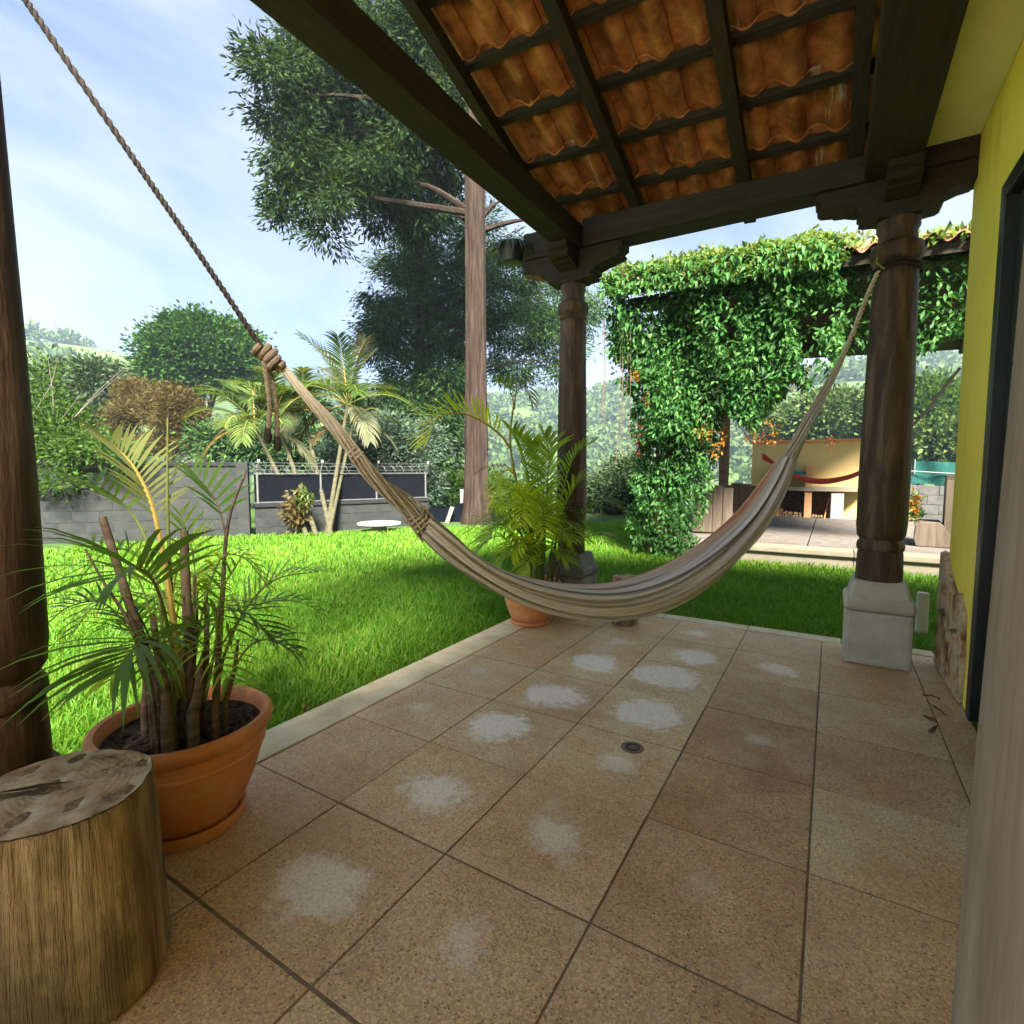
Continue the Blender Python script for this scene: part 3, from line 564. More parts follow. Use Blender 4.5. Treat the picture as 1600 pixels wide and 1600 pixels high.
for (a, b_) in (((0.585,DY1-0.07,0.005),(0.66,DY1+0.004,DZ)), ((0.585,DY0-0.004,0.005),(0.66,DY0+0.07,DZ)), ((0.585,DY0+0.072,DZ-0.07),(0.66,DY1-0.072,DZ))):
    MB().box(a, b_).build('door_frame', M['blackmetal'], house, bevel=0.004, off=HO)
wallpiece('wall_face', [(0.852,-4.6),(0.90,-4.6),(0.90,3.69),(0.852,3.69)], -0.2, 4.2, M['yellow'])  # unseen slab behind the door opening, added to stop sun leaking through
dd = MB(); dd.box((0.63,DY0+0.075,0.02), (0.67,DY1-0.075,DZ-0.075))
dpan = dd.build('door', M['blackmetal'], house, off=HO)
for z0 in (0.12, 0.85, 1.6):
    MB().box((0.62,DY0+0.16,z0), (0.632,DY1-0.16,z0+0.62)).build('door_panel', M['blackmetal'], dpan, bevel=0.006, off=HO)
MB().box((0.60-0.012,DY1-0.05,1.02), (0.586,DY1-0.02,1.10)).build('door_handle', M['steel'], dpan, off=HO)
MB().box((0.352,-2.2,2.93), (0.598,3.768,2.955)).build('soffit', M['soffit'], house, off=HO)
b = MB(); b.prism([(3.31,0.002),(3.965,0.002),(3.965,0.67),(3.86,0.655),(3.74,0.57),(3.34,0.44)], 0, 0.012, Matrix(((0,0,-1,0.602),(1,0,0,0),(0,1,0,0),(0,0,0,1)))); b.build('stone_bedding', M['mortar'], house, off=HO)
# irregular flagstones on the wall foot
def flagstone(pts, x0, th):
    b = MB(); n = len(pts)
    vs = [(x0, y, z) for y, z in pts] + [(x0-th+random.uniform(-.004,.004), y+(sum(p[0] for p in pts)/n-y)*0.06, z+(sum(p[1] for p in pts)/n-z)*0.06) for y, z in pts]
    b.add(vs, [tuple(range(n)), tuple(range(2*n-1, n-1, -1))] + [(i, n+i, n+(i+1) % n, (i+1) % n) for i in range(n)])
    return b
for pts, th in (([(3.97,0.0),(3.97,0.30),(3.80,0.36),(3.62,0.28),(3.58,0.0)],.030), ([(3.97,0.31),(3.97,0.69),(3.86,0.67),(3.74,0.58),(3.80,0.37)],.032),
                ([(3.57,0.0),(3.61,0.28),(3.46,0.33),(3.40,0.30),(3.38,0.0)],.027), ([(3.73,0.575),(3.79,0.365),(3.62,0.29),(3.46,0.34),(3.45,0.54),(3.58,0.50)],.029), ([(3.37,0.0),(3.39,0.30),(3.45,0.35),(3.44,0.50),(3.34,0.46),(3.30,0.2),(3.31,0.0)],.024)):
    o = flagstone(pts, 0.602, th).build('flagstone', M['flag'], house, bevel=0.006, off=HO)
for pts in ([(0.60,0.0),(0.60,0.36),(0.78,0.40),(0.84,0.2),(0.84,0.0)], [(0.60,0.37),(0.59,0.69),(0.72,0.62),(0.84,0.56),(0.84,0.22),(0.78,0.41)]):
    b = MB(); n = len(pts); b.add([(x, 3.952, z) for x, z in pts] + [(x, 3.99, z) for x, z in pts], [tuple(range(n)), tuple(range(2*n-1,n-1,-1))] + [(i, n+i, n+(i+1) % n, (i+1) % n) for i in range(n)])
    b.build('flagstone', M['flag'], house, bevel=0.006, off=HO)
# ------------------------------------------------------------------ hammock on the porch
HA = Vector((COLX, 0.40, 0)); HB = Vector((0.27, 3.87, 0)); HD = (HB-HA).normalized(); HN = Vector((HD.y, -HD.x, 0))
def hpt(x, y):                                                     # photo pixel onto the upright plane between the two columns
    d = ray(x, y); return CO + d*((HA-CO).dot(HN)/d.dot(HN))
ham = thing('hammock', 'large striped beige cotton hammock slung low across the tiled porch', 'hammock', (-0.8, 2.1, 0.6))
HOFF = (-0.8, 2.1, 0.6)
top = [(668,800),(704,830),(745,866),(800,893),(860,908),(920,914),(975,909),(1030,891),(1080,865),(1125,833),(1165,795),(1198,750),(1222,712)]
bot = [(656,838),(690,870),(735,901),(790,933),(850,955),(910,965),(970,963),(1030,948),(1085,918),(1135,877),(1178,832),(1212,780),(1238,728)]
NU, NV = 170, 220
tp = spline([hpt(*p) for p in top], NU); bp = spline([hpt(*p) for p in bot], NU)
V = []; UV = []
for i in range(NU):
    u = i/(NU-1); c = (tp[i]+bp[i])/2; ax = (tp[i]-bp[i]); h = ax.length/2; ax.normalize()
    wdt = 0.045 + 0.075*math.sin(math.pi*min(1, max(0, u)))**0.8
    g = min(1, 4*u+0.25, 4*(1-u)+0.25)
    for j in range(NV):
        v = j/NV; th = 2*math.pi*v
        # pleats run lengthwise and drift slowly round the bundle
        dr_ = 0.5*math.sin(2.4*u+0.6) + 0.25*math.sin(5.1*u)
        p = 0.0
        for k_, am, phs in ((5, .15, .3), (9, .13, 1.9), (14, .10, 4.2), (23, .04, .7), (37, .02, 2.2)):
            p += am*(abs(math.sin((k_*(th+dr_*(0.5+0.3*math.sin(k_))) + phs)/2))-0.6)
        # open groove along the top
        gv = math.exp(-((th-1.75+0.25*math.sin(4*u))/0.30)**2)*0.55 + math.exp(-((th-0.55+0.3*math.sin(3*u+1))/0.10)**2)*0.34 + math.exp(-((th-5.75+0.22*math.sin(3.3*u))/0.09)**2)*0.34
        rr = 1 + (p - gv)*g
        V.append(c + HN*(math.cos(th)*wdt*rr) + ax*(math.sin(th)*h*rr)); UV.append((u, v))
F = [(i*NV+j, i*NV+(j+1) % NV, (i+1)*NV+(j+1) % NV, (i+1)*NV+j) for i in range(NU-1) for j in range(NV)]
V = [p-Vector(HOFF) for p in V]
cloth = npmesh('cloth', [tuple(p) for p in V], F, M['hammock'], ham, smooth=True)
uvl = cloth.data.uv_layers.new(name='UVMap')
li = np.zeros(len(cloth.data.loops), dtype=np.int32); cloth.data.loops.foreach_get('vertex_index', li)
uva = np.array(UV, dtype=np.float32)[li]
fi = np.arange(len(li)).reshape(-1, 4); wrap = (uva[fi, 1].max(1)-uva[fi, 1].min(1)) > 0.5
sel = fi[wrap]; vv = uva[sel, 1]; vv[vv < 0.3] += 1.0; uva[sel, 1] = vv
uvl.data.foreach_set('uv', uva.ravel())
# strings between cloth and ropes
def bundle(path, rads, n, r, tw, name, m, ph0=0):
    P = spline(path, 40); R_ = np.interp(np.linspace(0, 1, 40), np.linspace(0, 1, len(rads)), rads)
    for k_ in range(n):
        a0 = ph0+2*math.pi*k_/n; rr = 0.35+0.65*((k_*7) % 5)/4
        pts = []
        for i, p in enumerate(P):
            t = (P[min(i+1,39)]-P[max(i-1,0)]).normalized(); b_ = t.cross(HN).normalized(); a = a0+tw*i/39
            pts.append(p + (HN*math.cos(a)+b_*math.sin(a))*R_[i]*rr)
        b = MB(); b.tube(pts, r, 6); b.build(name, m, ham, smooth=True, off=HOFF)
lp = [hpt(*p) for p in ((676,834),(642,797),(605,765),(570,728),(540,690),(505,648),(470,608),(440,573))]
bundle(lp, [.044,.036,.029,.024,.020,.016,.012,.010], 17, .0040, 5.0, 'string', M['cord'])
rp = [hpt(*p) for p in ((1222,735),(1245,695),(1268,650),(1292,605),(1310,570),(1322,545))]
bundle(rp, [.040,.030,.022,.014,.009], 14, .0048, 2.0, 'string', M['cord'])
for f0, f1 in ((0.05, 0.13), (0.47, 0.53)):                       # whipping round the strings
    P = spline(lp, 200); pts = []
    for i in range(int(f0*200), int(f1*200)):
        t = (P[i+1]-P[i]).normalized(); b_ = t.cross(HN).normalized(); a = i*1.5
        pts.append(P[i]+(HN*math.cos(a)+b_*math.sin(a))*(0.044 if f0 < .1 else 0.024))
    b = MB(); b.tube(pts, .004, 5); b.build('whipping', M['cord'], ham, smooth=True, off=HOFF)
def twist(path, r, sep, turns, name, m, n=260):
    P = spline(path, n)
    for s_ in (0, math.pi):
        pts = []
        for i, p in enumerate(P):
            t = (P[min(i+1,n-1)]-P[max(i-1,0)]).normalized(); b_ = t.cross(HN).normalized(); a = s_+turns*2*math.pi*i/n
            pts.append(p+(HN*math.cos(a)+b_*math.sin(a))*sep)
        b = MB(); b.tube(pts, r, 7); b.build(name, m, ham, smooth=True, off=HOFF)
colA = HA + Vector((0.10, 0.06, 2.47))
k0 = hpt(412, 548)
twist([colA, hpt(0,-62), hpt(40,0), hpt(200,235), hpt(310,395), k0], .0050, .0042, 40, 'rope', M['darkrope'])
r1 = [hpt(*p) for p in ((1320,550),(1336,512),(1352,470),(1372,425))]
twist(r1, .0075, .0065, 9, 'rope', M['cord'])
b = MB(); cx_, cy_ = 0.27, 3.87
b.tube([(cx_+0.118*math.cos(a), cy_+0.118*math.sin(a), 2.30+0.012*math.sin(3*a)+a*0.004) for a in [i*2*math.pi/20 for i in range(41)]], .009, 7)
b.build('rope_tie', M['darkrope'], ham, smooth=True, off=HOFF)
b = MB(); b.tube([(COLX+0.122*math.cos(a), 0.40+0.122*math.sin(a), 2.47+a*0.004) for a in [i*2*math.pi/20 for i in range(41)]], .010, 7)
b.build('rope_tie', M['darkrope'], ham, smooth=True, off=HOFF)
# knot
ka, kb = hpt(403,538), hpt(440,580); kd = (kb-ka); kl = kd.length; kd.normalize(); kn_ = kd.cross(HN).normalized()
pts = []
for i in range(70):
    a = i/69*2*math.pi*4; rr = 0.021+0.004*math.sin(a*0.7)
    pts.append(ka+kd*(kl*(0.08+0.8*i/69))+(HN*math.cos(a)+kn_*math.sin(a))*rr)
b = MB(); b.tube(pts, .0095, 8); b.build('knot', M['rope'], ham, smooth=True, off=HOFF)
b = MB(); b.tube([k0+kd*0.0, kb], .013, 8); b.build('knot', M['rope'], ham, smooth=True, off=HOFF)
for pth, off_ in ((((412,566),(417,600),(421,640),(418,678)), 0.012), (((420,572),(428,605),(433,650),(434,690)), -0.014)):
    P = spline([hpt(*p)+HN*off_ for p in pth], 60); pts = []
    for s_ in (0, 2.1, 4.2):
        q = []
        for i, p in enumerate(P): a = s_+i*0.42; q.append(p+(HN*math.cos(a)+HD*math.sin(a))*0.0036)
        b = MB(); b.tube(q, .0037, 6); b.build('rope_tail', M['rope'], ham, smooth=True, off=HOFF)
    e = P[-1]; b = MB(); b.lathe([(.005,.02),(.009,.012),(.012,-.004),(.010,-.022),(.004,-.03)], n=12)
    o = b.build('end_knot', M['darkrope'], ham, smooth=True); o.location = e-Vector(HOFF)

# ------------------------------------------------------------------ log stumps
def stump(label, x, y, r0, r1, h, crack=True, matl='log'):
    t = thing('log_stump', label, 'stump', (x, y, 0), 0, 'log stumps used as seats')
    b = MB(); ch_ = [random.uniform(-1,1) for _ in range(97)]
    wob = lambda a, z: 1+0.030*math.sin(2*a+0.6)+0.018*math.sin(5*a+1.5*z)+0.007*math.sin(17*a+6*z)+0.007*ch_[int(a/(2*math.pi)*96+.5) % 96]*(1+.5*math.sin(8*z+a*3))-0.03*math.exp(-((a-5.35-.3*z)/.025)**2)-0.022*math.exp(-((a-4.6+.25*z)/.02)**2)-(0.018*max(0,ch_[int(a*9) % 96]) if z > h-.02 else 0)
    n = 96; prof = [(r0*0.96,0.0),(r0,0.02)]+[(r0+(r1-r0)*k_/12, 0.02+(h-0.03)*k_/12) for k_ in range(1, 13)]+[(r1*0.985, h-0.004)]
    b.lathe(prof, n=n, wob=wob); b.build('log', M[matl], t, smooth=True)
    b = MB(); vs = []; fs = []; rg = [1.0,0.93,0.8,0.62,0.45,0.3,0.15,0.03]
    for i, q in enumerate(rg):
        for j in range(n):
            a = 2*math.pi*j/n; w_ = wob(a, h); rr = r1*0.985*w_*q
            X_, Y_ = rr*math.cos(a), rr*math.sin(a)
            z = h-0.003 + (0.007*math.sin(9*X_/r1+3*Y_/r1)*math.cos(7*Y_/r1) if 0 < i else 0.0) + 0.003
            if crack:
                u_, v_ = X_/r1+0.18, Y_/r1+0.15; ca, sa = math.cos(0.75), math.sin(0.75); uu, vv_ = u_*ca+v_*sa, -u_*sa+v_*ca
                z -= 0.03*math.exp(-(uu/0.22)**2-(vv_/0.045)**2)
            vs.append((X_, Y_, z))
    fs = [(i*n+j, (i+1)*n+j, (i+1)*n+(j+1) % n, i*n+(j+1) % n) for i in range(len(rg)-1) for j in range(n)] + [tuple((len(rg)-1)*n+j for j in range(n))]
    fs = [tuple(reversed(f)) for f in fs[:-1]] + [fs[-1]]
    b.add(vs, fs); b.build('cut_top', M['logtop'], t, smooth='all')
    return t
st = stump('big barkless log stump standing in front of the large palm pot', -1.445, 0.425, 0.197, 0.178, 0.455)
kb_ = MB(); kb_.add([(-.085,-.014,0),(-.02,-.012,0),(.075,.008,0),(.0,.010,0)], [(0,1,2,3)]); o = kb_.build('crack', M['soil'], st); o.location = (-0.035,-0.02,0.461); o.rotation_euler = (0,0,0.72)
stump('small dark log stump under the low middle of the hammock', -1.305, 3.80, 0.098, 0.10, 0.36, False, 'log')

# ------------------------------------------------------------------ potted palms
def frond(ctrl, n, L0, wid, m, name='leaflet', start=0.3, droop=0.5, rad=0.006, spread=0.95, vee=0.35, cup=0.0):
    """a feather leaf: returns rachis MB and leaflet arrays (list of (verts, faces))"""
    P = spline(ctrl, 48); rb = MB(); rb.tube(P, [rad*(1-0.8*i/47) for i in range(48)], 6)
    out = []; up = Vector((0,0,1))
    for k_ in range(n):
        f = start+(1-start)*(k_+0.5)/n; i = min(46, int(f*47)); p = P[i].lerp(P[i+1], f*47-i); t = (P[i+1]-P[i]).normalized()
        side = t.cross(up); side = side.normalized() if side.length > 0.05 else Vector((1,0,0)); nrm = side.cross(t)
        fl = math.sin(math.pi*(0.18+0.72*(f-start)/(1-start)))**0.7
        for s_ in (-1, 1):
            Lf = L0*fl*random.uniform(0.85, 1.1); sp_ = spread*random.uniform(0.85,1.15)*(1-0.35*(f-start)/(1-start))
            d = (t*math.cos(sp_)+side*s_*math.sin(sp_)+nrm*vee).normalized()
            wv = d.cross(nrm); wv = wv.normalized()*wid*random.uniform(.8,1.15)
            V = []; q = p.copy(); dd = d.copy(); K = 4
            for e in range(K+1):
                ww = [0.35,1.0,0.9,0.55,0.0][e]
                if e == K: V.append(q.copy())
                else: V += [q-wv*ww/2, q+wv*ww/2]
                dd = (dd+Vector((0,0,-droop*(0.10+0.12*e)))).normalized(); q = q+dd*Lf/K
            out.append((V, [(0,1,3,2),(2,3,5,4),(4,5,7,6),(6,7,8,8)]))
    # terminal leaflet
    return rb, out
def pack(lists, off):
    V = []; F = []
    for v, f in lists:
        o = len(V); V += [tuple(p-off) for p in v]; F += [tuple(i+o for i in q) for q in f]
    return V, F
def pot(parent, prof, rim, saucer, soilr, soilz, n=48):
    b = MB(); b.lathe(prof, n=n, cap=False); b.build('pot', M['terracotta'], parent, smooth=True)
    b = MB(); b.lathe(rim+[rim[0]], n=n, cap=False); b.build('rim', M['terracotta'], parent, smooth=True)
    b = MB(); b.lathe(saucer, n=n); b.build('saucer', M['terracotta'], parent, smooth=True)
    b = MB(); vs = [(0,0,soilz+.012)]; 
    for q in (0.35,0.7,1.0):
        for j in range(32):
            a = 2*math.pi*j/32; vs.append((soilr*q*math.cos(a), soilr*q*math.sin(a), soilz+random.uniform(-.008,.012)*(q < 1)))
    fs = [(0,1+j,1+(j+1) % 32) for j in range(32)] + [(1+i*32+j, 1+(i+1)*32+j, 1+(i+1)*32+(j+1) % 32, 1+i*32+(j+1) % 32) for i in range(2) for j in range(32)]
    b.add(vs, fs); b.build('soil', M['soil'], parent)
    c = MB()
    for _ in range(420):
        a = random.uniform(0, 6.28); q = soilr*math.sqrt(random.random())*0.93; x, y = q*math.cos(a), q*math.sin(a); s_ = random.uniform(.002,.0055)
        c.box((x-s_,y-s_,soilz-s_),(x+s_,y+s_,soilz+s_*1.6), jit=s_*0.6)
    o = c.build('soil_crumbs', M['soil'], parent); o['kind'] = 'stuff'
PX, PY = -1.785, 0.865
pp = thing('potted_palm', 'large terracotta pot with half dead areca palm and cut brown stems', 'potted plant', (PX, PY, 0), 0, 'potted areca palms on the porch')
PO = Vector((PX, PY, 0))
pot(pp, [(.135,.022),(.150,.035),(.175,.08),(.205,.15),(.226,.22),(.236,.275),(.238,.305),(.222,.305),(.218,.27)],
    [(.222,.300),(.243,.300),(.256,.312),(.264,.330),(.262,.346),(.252,.356),(.238,.354),(.230,.342),(.226,.322)],
    [(.150,0),(.166,.004),(.172,.03),(.168,.04),(.158,.038),(.152,.02)], .226, .312)
b = MB(); b.lathe([(.233,.246),(.2385,.25),(.2385,.258),(.236,.262)], n=48); b.build('ridge', M['terracotta'], pp, smooth=True)
PD = 1.60
def pst(pts, r0, r1, m, name='stem', n=9):
    P = spline([at(*p) for p in pts], 16); P[0].z = min(P[0].z, 0.30)
    b = MB(); b.tube(P, [(r0+(r1-r0)*i/15)*(1+0.05*math.sin(i*2.1)) for i in range(16)], n); b.build(name, m, pp, smooth=True, off=PO); return P
pst([(262,1120,1.58),(225,1010,1.56),(195,920,1.54),(160,808,1.52)], .015, .0105, M['darkstem'], 'cut_stem')
pst([(300,1110,1.62),(296,1000,1.62),(290,900,1.62),(288,829,1.62)], .017, .0115, M['bark2'], 'cut_stem')
pst([(245,1100,1.52),(205,980,1.50),(165,915,1.48),(133,858,1.46)], .006, .0028, M['darkstem'], 'dead_twig')
pst([(270,1110,1.60),(268,950,1.62),(262,800,1.64),(262,652,1.66)], .009, .0025, M['grachis'], 'spear')
pst([(335,1110,1.66),(346,960,1.66),(356,820,1.67),(385,735,1.68)], .010, .003, M['darkstem'])
for px, py, tx, ty, d, r in ((250,1120,238,960,1.56,.020),(275,1115,268,940,1.66,.022),(315,1110,322,930,1.68,.017),(335,1115,338,1000,1.62,.016),(225,1118,222,985,1.66,.015),(290,1120,304,900,1.7,.012),(350,1105,372,1000,1.66,.012),(262,1125,250,1040,1.52,.026),(300,1120,312,1040,1.56,.024),(240,1112,215,1030,1.6,.018)):
    pst([(px,py,d),((px+tx)/2+4,(py+ty)/2,d),(tx,ty,d)], r*.72, r*0.36, M['darkstem'])
for _ in range(16):                                               # surface roots and dead strings
    a = random.uniform(0, 6.28); q0, q1 = 0.03, random.uniform(.10,.2)
    b = MB(); b.tube(spline([(q0*math.cos(a),q0*math.sin(a),.40),(q0*2.2*math.cos(a+.2),q0*2.2*math.sin(a+.2),.345),(q1*math.cos(a+.35),q1*math.sin(a+.35),.322)], 8), .0022, 4); b.build('root', M['twig'], pp)
FR = [  # control pixels with distance, leaflets per side, leaflet length, width, droop, material, start, rachis material
 ([(285,1085,1.60),(268,950,1.60),(243,810,1.61),(212,735,1.62),(172,690,1.63)], 17, .20, .0105, .3, 'potpale', .50, 'rachis', .012),
 ([(280,1090,1.58),(262,980,1.52),(243,915,1.44),(215,888,1.37),(180,905,1.31)], 12, .31, .0145, .55, 'potleaf', .48, 'grachis', .007),
 ([(290,1095,1.58),(272,1040,1.50),(240,1000,1.42),(212,1010,1.35),(182,1050,1.29)], 12, .29, .0145, .6, 'potleaf', .46, 'grachis', .007),
 ([(335,1095,1.64),(352,1020,1.66),(385,950,1.70),(432,905,1.75),(498,893,1.80)], 15, .17, .011, .55, 'palmleaf', .40, 'grachis', .006),
 ([(345,1095,1.62),(368,1040,1.62),(392,1008,1.63),(420,1000,1.64),(455,1015,1.65)], 8, .18, .011, .8, 'potleaf', .45, 'grachis', .005),
 ([(335,1090,1.66),(346,930,1.67),(352,840,1.68),(335,780,1.69),(300,735,1.70)], 8, .17, .012, .3, 'potleaf', .62, 'darkstem', .006),
 ([(262,1090,1.62),(246,920,1.64),(215,815,1.66),(150,760,1.68),(90,765,1.70)], 12, .20, .012, .4, 'palmleaf', .55, 'grachis', .006),
 ([(300,1090,1.70),(308,960,1.72),(300,860,1.74),(280,800,1.75)], 8, .12, .009, .4, 'palmleaf', .40, 'grachis', .005),
 ([(255,1095,1.66),(235,960,1.70),(200,880,1.72),(140,845,1.74)], 8, .15, .010, .8, 'palmgreen', .50, 'grachis', .005),
 ([(320,1095,1.60),(338,1000,1.58),(345,930,1.57),(372,880,1.56)], 7, .12, .009, .5, 'palmleaf', .42, 'grachis', .005),
 ([(270,1095,1.66),(268,940,1.68),(290,860,1.70),(330,825,1.72)], 8, .12, .009, .6, 'palmgreen', .45, 'grachis', .005),
]
for k_ in range(15):                                              # thin young fronds arching every way
    a = k_*2.399+.4; hgt = random.uniform(.34, .62); out = random.uniform(.20, .42); bx_, by_ = PX+random.uniform(-.07,.07), PY+random.uniform(-.06,.06); ca, sa = math.cos(a), math.sin(a)
    c_ = [Vector((bx_,by_,.31)), Vector((bx_+ca*out*.18,by_+sa*out*.18,.31+hgt*.55)), Vector((bx_+ca*out*.5,by_+sa*out*.5,.31+hgt*.93)), Vector((bx_+ca*out*.85,by_+sa*out*.85,.31+hgt*.95)), Vector((bx_+ca*out*1.15,by_+sa*out*1.15,.31+hgt*.80))]
    rb, lf = frond(c_, random.randint(10,14), random.uniform(.13,.19), random.uniform(.0075,.0105), None, start=.38, droop=random.uniform(.4,.9), rad=.0045)
    fo = rb.build('frond', M['grachis'], pp, smooth=True, off=PO); V, F = pack(lf, PO); npmesh('leaflets', V, F, M[('potleaf','palmleaf','palmgreen')[k_ % 3]], fo)
for ctrl, n, Lf, wd, dr_, mt, stt, rm, rad in FR:
    rb, lf = frond([at(*p) for p in ctrl], n, Lf, wd, None, start=stt, droop=dr_, rad=rad)
    fo = rb.build('frond', M[rm], pp, smooth=True, off=PO)
    for v, f in lf:
        V, F = pack([(v, f)], PO); npmesh('leaflet', V, F, M[mt], fo)
# second palm
QX, QY = -1.935, 3.45; QO = Vector((QX, QY, 0))
p2 = thing('potted_palm', 'golden green areca palm in the smaller terracotta pot by the middle column', 'potted plant', (QX, QY, 0), 0, 'potted areca palms on the porch')
pot(p2, [(.128,.022),(.140,.03),(.165,.09),(.192,.17),(.208,.24),(.214,.29),(.200,.29),(.196,.26)],
    [(.200,.285),(.216,.285),(.230,.297),(.236,.314),(.230,.328),(.216,.328),(.206,.312)],
    [(.140,0),(.150,.004),(.153,.022),(.145,.03),(.138,.02)], .203, .298)
def q(x, y, dd=0.0): return at(x, y, 3.95+dd)
for pts, r0, r1, m in (([(838,915,0),(828,850,0),(808,760,0),(797,690,0),(803,630,0)], .014, .007, 'rachis'), ([(850,915,.02),(845,850,.02),(840,790,.02)], .012, .007, 'grachis'), ([(862,915,.1),(868,850,.1),(872,800,.1)], .012, .007, 'grachis'), ([(845,915,-.06),(836,870,-.08),(826,820,-.1)], .012, .006, 'grachis'), ([(868,915,0),(880,860,0),(893,830,0)], .010, .006, 'darkstem')):
    P = spline([q(*p) for p in pts], 14); P[0].z = 0.29; b = MB(); b.tube(P, [r0+(r1-r0)*i/13 for i in range(14)], 8); b.build('stem', M[m], p2, smooth=True, off=QO)
F2 = [
 ([(800,705,0),(782,680,-.05),(752,658,-.12),(715,645,-.2),(684,655,-.25),(668,690,-.28)], 17, .30, .015, .10, 'palmgold', .22, 'rachis', .010),
 ([(803,640,0),(806,615,.03),(812,598,.08),(822,600,.15),(832,630,.2)], 9, .17, .012, 1.0, 'palmpale', .25, 'rachis', .007),
 ([(803,640,0),(800,618,-.02),(790,602,-.05),(775,595,-.1)], 8, .15, .011, .4, 'palmleaf', .25, 'rachis', .006),
 ([(806,745,0),(796,735,-.05),(782,740,-.1),(775,770,-.14),(778,800,-.16)], 9, .16, .014, .8, 'palmgold', .2, 'rachis', .006),
 ([(806,740,0),(790,728,.05),(765,730,.1),(745,740,.12)], 7, .12, .010, .5, 'palmtan', .3, 'rachis', .005),
 ([(845,905,0),(838,820,.0),(826,745,.02),(812,695,.05),(800,672,.1)], 18, .22, .014, .35, 'palmgreen', .34, 'grachis', .008),
 ([(850,905,0),(852,820,.0),(856,750,.0),(858,705,.0),(850,678,.02)], 18, .22, .014, .35, 'palmgreen', .34, 'grachis', .008),
 ([(855,905,.05),(868,820,.05),(885,745,.05),(905,705,.05),(930,690,.05)], 18, .22, .014, .45, 'palmgreen', .34, 'grachis', .008),
 ([(858,905,-.05),(872,830,-.1),(888,780,-.15),(910,750,-.18),(940,752,-.2)], 16, .20, .013, .5, 'palmgreen', .34, 'grachis', .008),
 ([(860,905,0),(885,850,0),(915,800,0),(950,785,0),(985,812,0),(998,850,0)], 16, .19, .012, .9, 'palmleaf', .36, 'darkstem', .007),
 ([(862,905,-.05),(885,865,-.1),(915,840,-.12),(955,838,-.14),(985,862,-.15)], 14, .17, .012, .8, 'palmleaf', .36, 'grachis', .006),
 ([(840,905,0),(826,860,-.08),(806,825,-.15),(780,820,-.2),(755,845,-.24)], 14, .18, .012, .7, 'palmgreen', .34, 'grachis', .007),
 ([(842,905,-.05),(830,870,-.15),(812,850,-.25),(790,860,-.32),(775,890,-.36)], 13, .17, .012, .9, 'palmleaf', .30, 'grachis', .006),
 ([(845,905,0),(834,840,-.1),(822,790,-.18),(806,765,-.25),(790,768,-.3)], 14, .18, .013, .5, 'palmgold', .34, 'grachis', .007),
 ([(850,905,-.05),(850,850,-.18),(850,810,-.28),(846,790,-.36),(838,785,-.44)], 14, .18, .013, .6, 'palmgreen', .34, 'grachis', .007),
 ([(855,905,-.05),(864,860,-.18),(872,835,-.28),(882,830,-.36),(892,845,-.42)], 12, .16, .012, .9, 'palmgreen', .30, 'grachis', .006),
 ([(850,905,.05),(846,800,.1),(836,720,.15),(832,690,.2)], 16, .20, .013, .4, 'palmgreen', .34, 'grachis', .007),
 ([(848,908,-.05),(840,885,-.2),(830,870,-.3),(822,880,-.38),(818,900,-.42)], 12, .13, .011, .9, 'palmgreen', .25, 'grachis', .005),
]
for k_ in range(20):                                              # the bushy lower tuft
    a = k_*2.399; hgt = random.uniform(.30, .75); out = random.uniform(.22, .5); ca, sa = math.cos(a), math.sin(a); bx_, by_ = QX+random.uniform(-.06,.06), QY+random.uniform(-.06,.06)
    c_ = [Vector((bx_,by_,.30)), Vector((bx_+ca*out*.2,by_+sa*out*.2,.3+hgt*.6)), Vector((bx_+ca*out*.55,by_+sa*out*.55,.3+hgt*.95)), Vector((bx_+ca*out*.9,by_+sa*out*.9,.3+hgt*.92)), Vector((bx_+ca*out*1.2,by_+sa*out*1.2,.3+hgt*.72))]
    rb, lf = frond(c_, 18, random.uniform(.18,.25), .016, None, start=.3, droop=random.uniform(.3,.8), rad=.006)
    fo = rb.build('frond', M['grachis'], p2, smooth=True, off=QO); V, F = pack(lf, QO); npmesh('leaflets', V, F, M[('palmgreen','palmgreen','palmgold','palmleaf')[k_ % 4]], fo)
for ctrl, n, Lf, wd, dr_, mt, stt, rm, rad in F2:
    rb, lf = frond([q(*p) for p in ctrl], int(n*1.35), Lf*1.12, wd*1.35, None, start=stt, droop=dr_, rad=rad)
    fo = rb.build('frond', M[rm], p2, smooth=True, off=QO); V, F = pack(lf, QO)
    npmesh('leaflets', V, F, M[mt], fo)

# ------------------------------------------------------------------ small things on and by the porch
for k_, (x, y, s_) in enumerate(((1455,1092,1.0),(1468,1112,1.15),(1452,1122,0.9),(1458,1140,0.8),(1480,1108,0.7))):
    p = onz(x, y, 0.006); b = MB(); pts = []
    for i in range(5):
        u = i/4; wv = [0.2,0.9,1,0.7,0.05][i]*0.011; pts += [(-0.05+0.10*u, -wv, 0.010*math.sin(3*u+k_)), (-0.05+0.10*u, wv, 0.014*math.cos(2*u+k_))]
    b.add(pts, [(2*i,2*i+1,2*i+3,2*i+2) for i in range(4)] + [(2*i+2,2*i+3,2*i+1,2*i) for i in range(0)])
    o = b.build('dry_leaf', M['dryleaf']); o.location = p+Vector((0,0,0.008)); o.rotation_euler = (random.uniform(-.2,.2), random.uniform(-.2,.2), random.uniform(0,6)); o.scale = (s_,s_,s_)
    tag(o, ['curled dry leaf furthest from the camera on the tiles by the yellow wall','largest dry leaf in the middle of the litter by the yellow wall','dry leaf left of the largest one on the wall side tiles','dry leaf nearest the camera in the litter by the wall','small dry leaf lying closest to the black door frame'][k_], 'leaf', 'dry leaves on the porch floor')
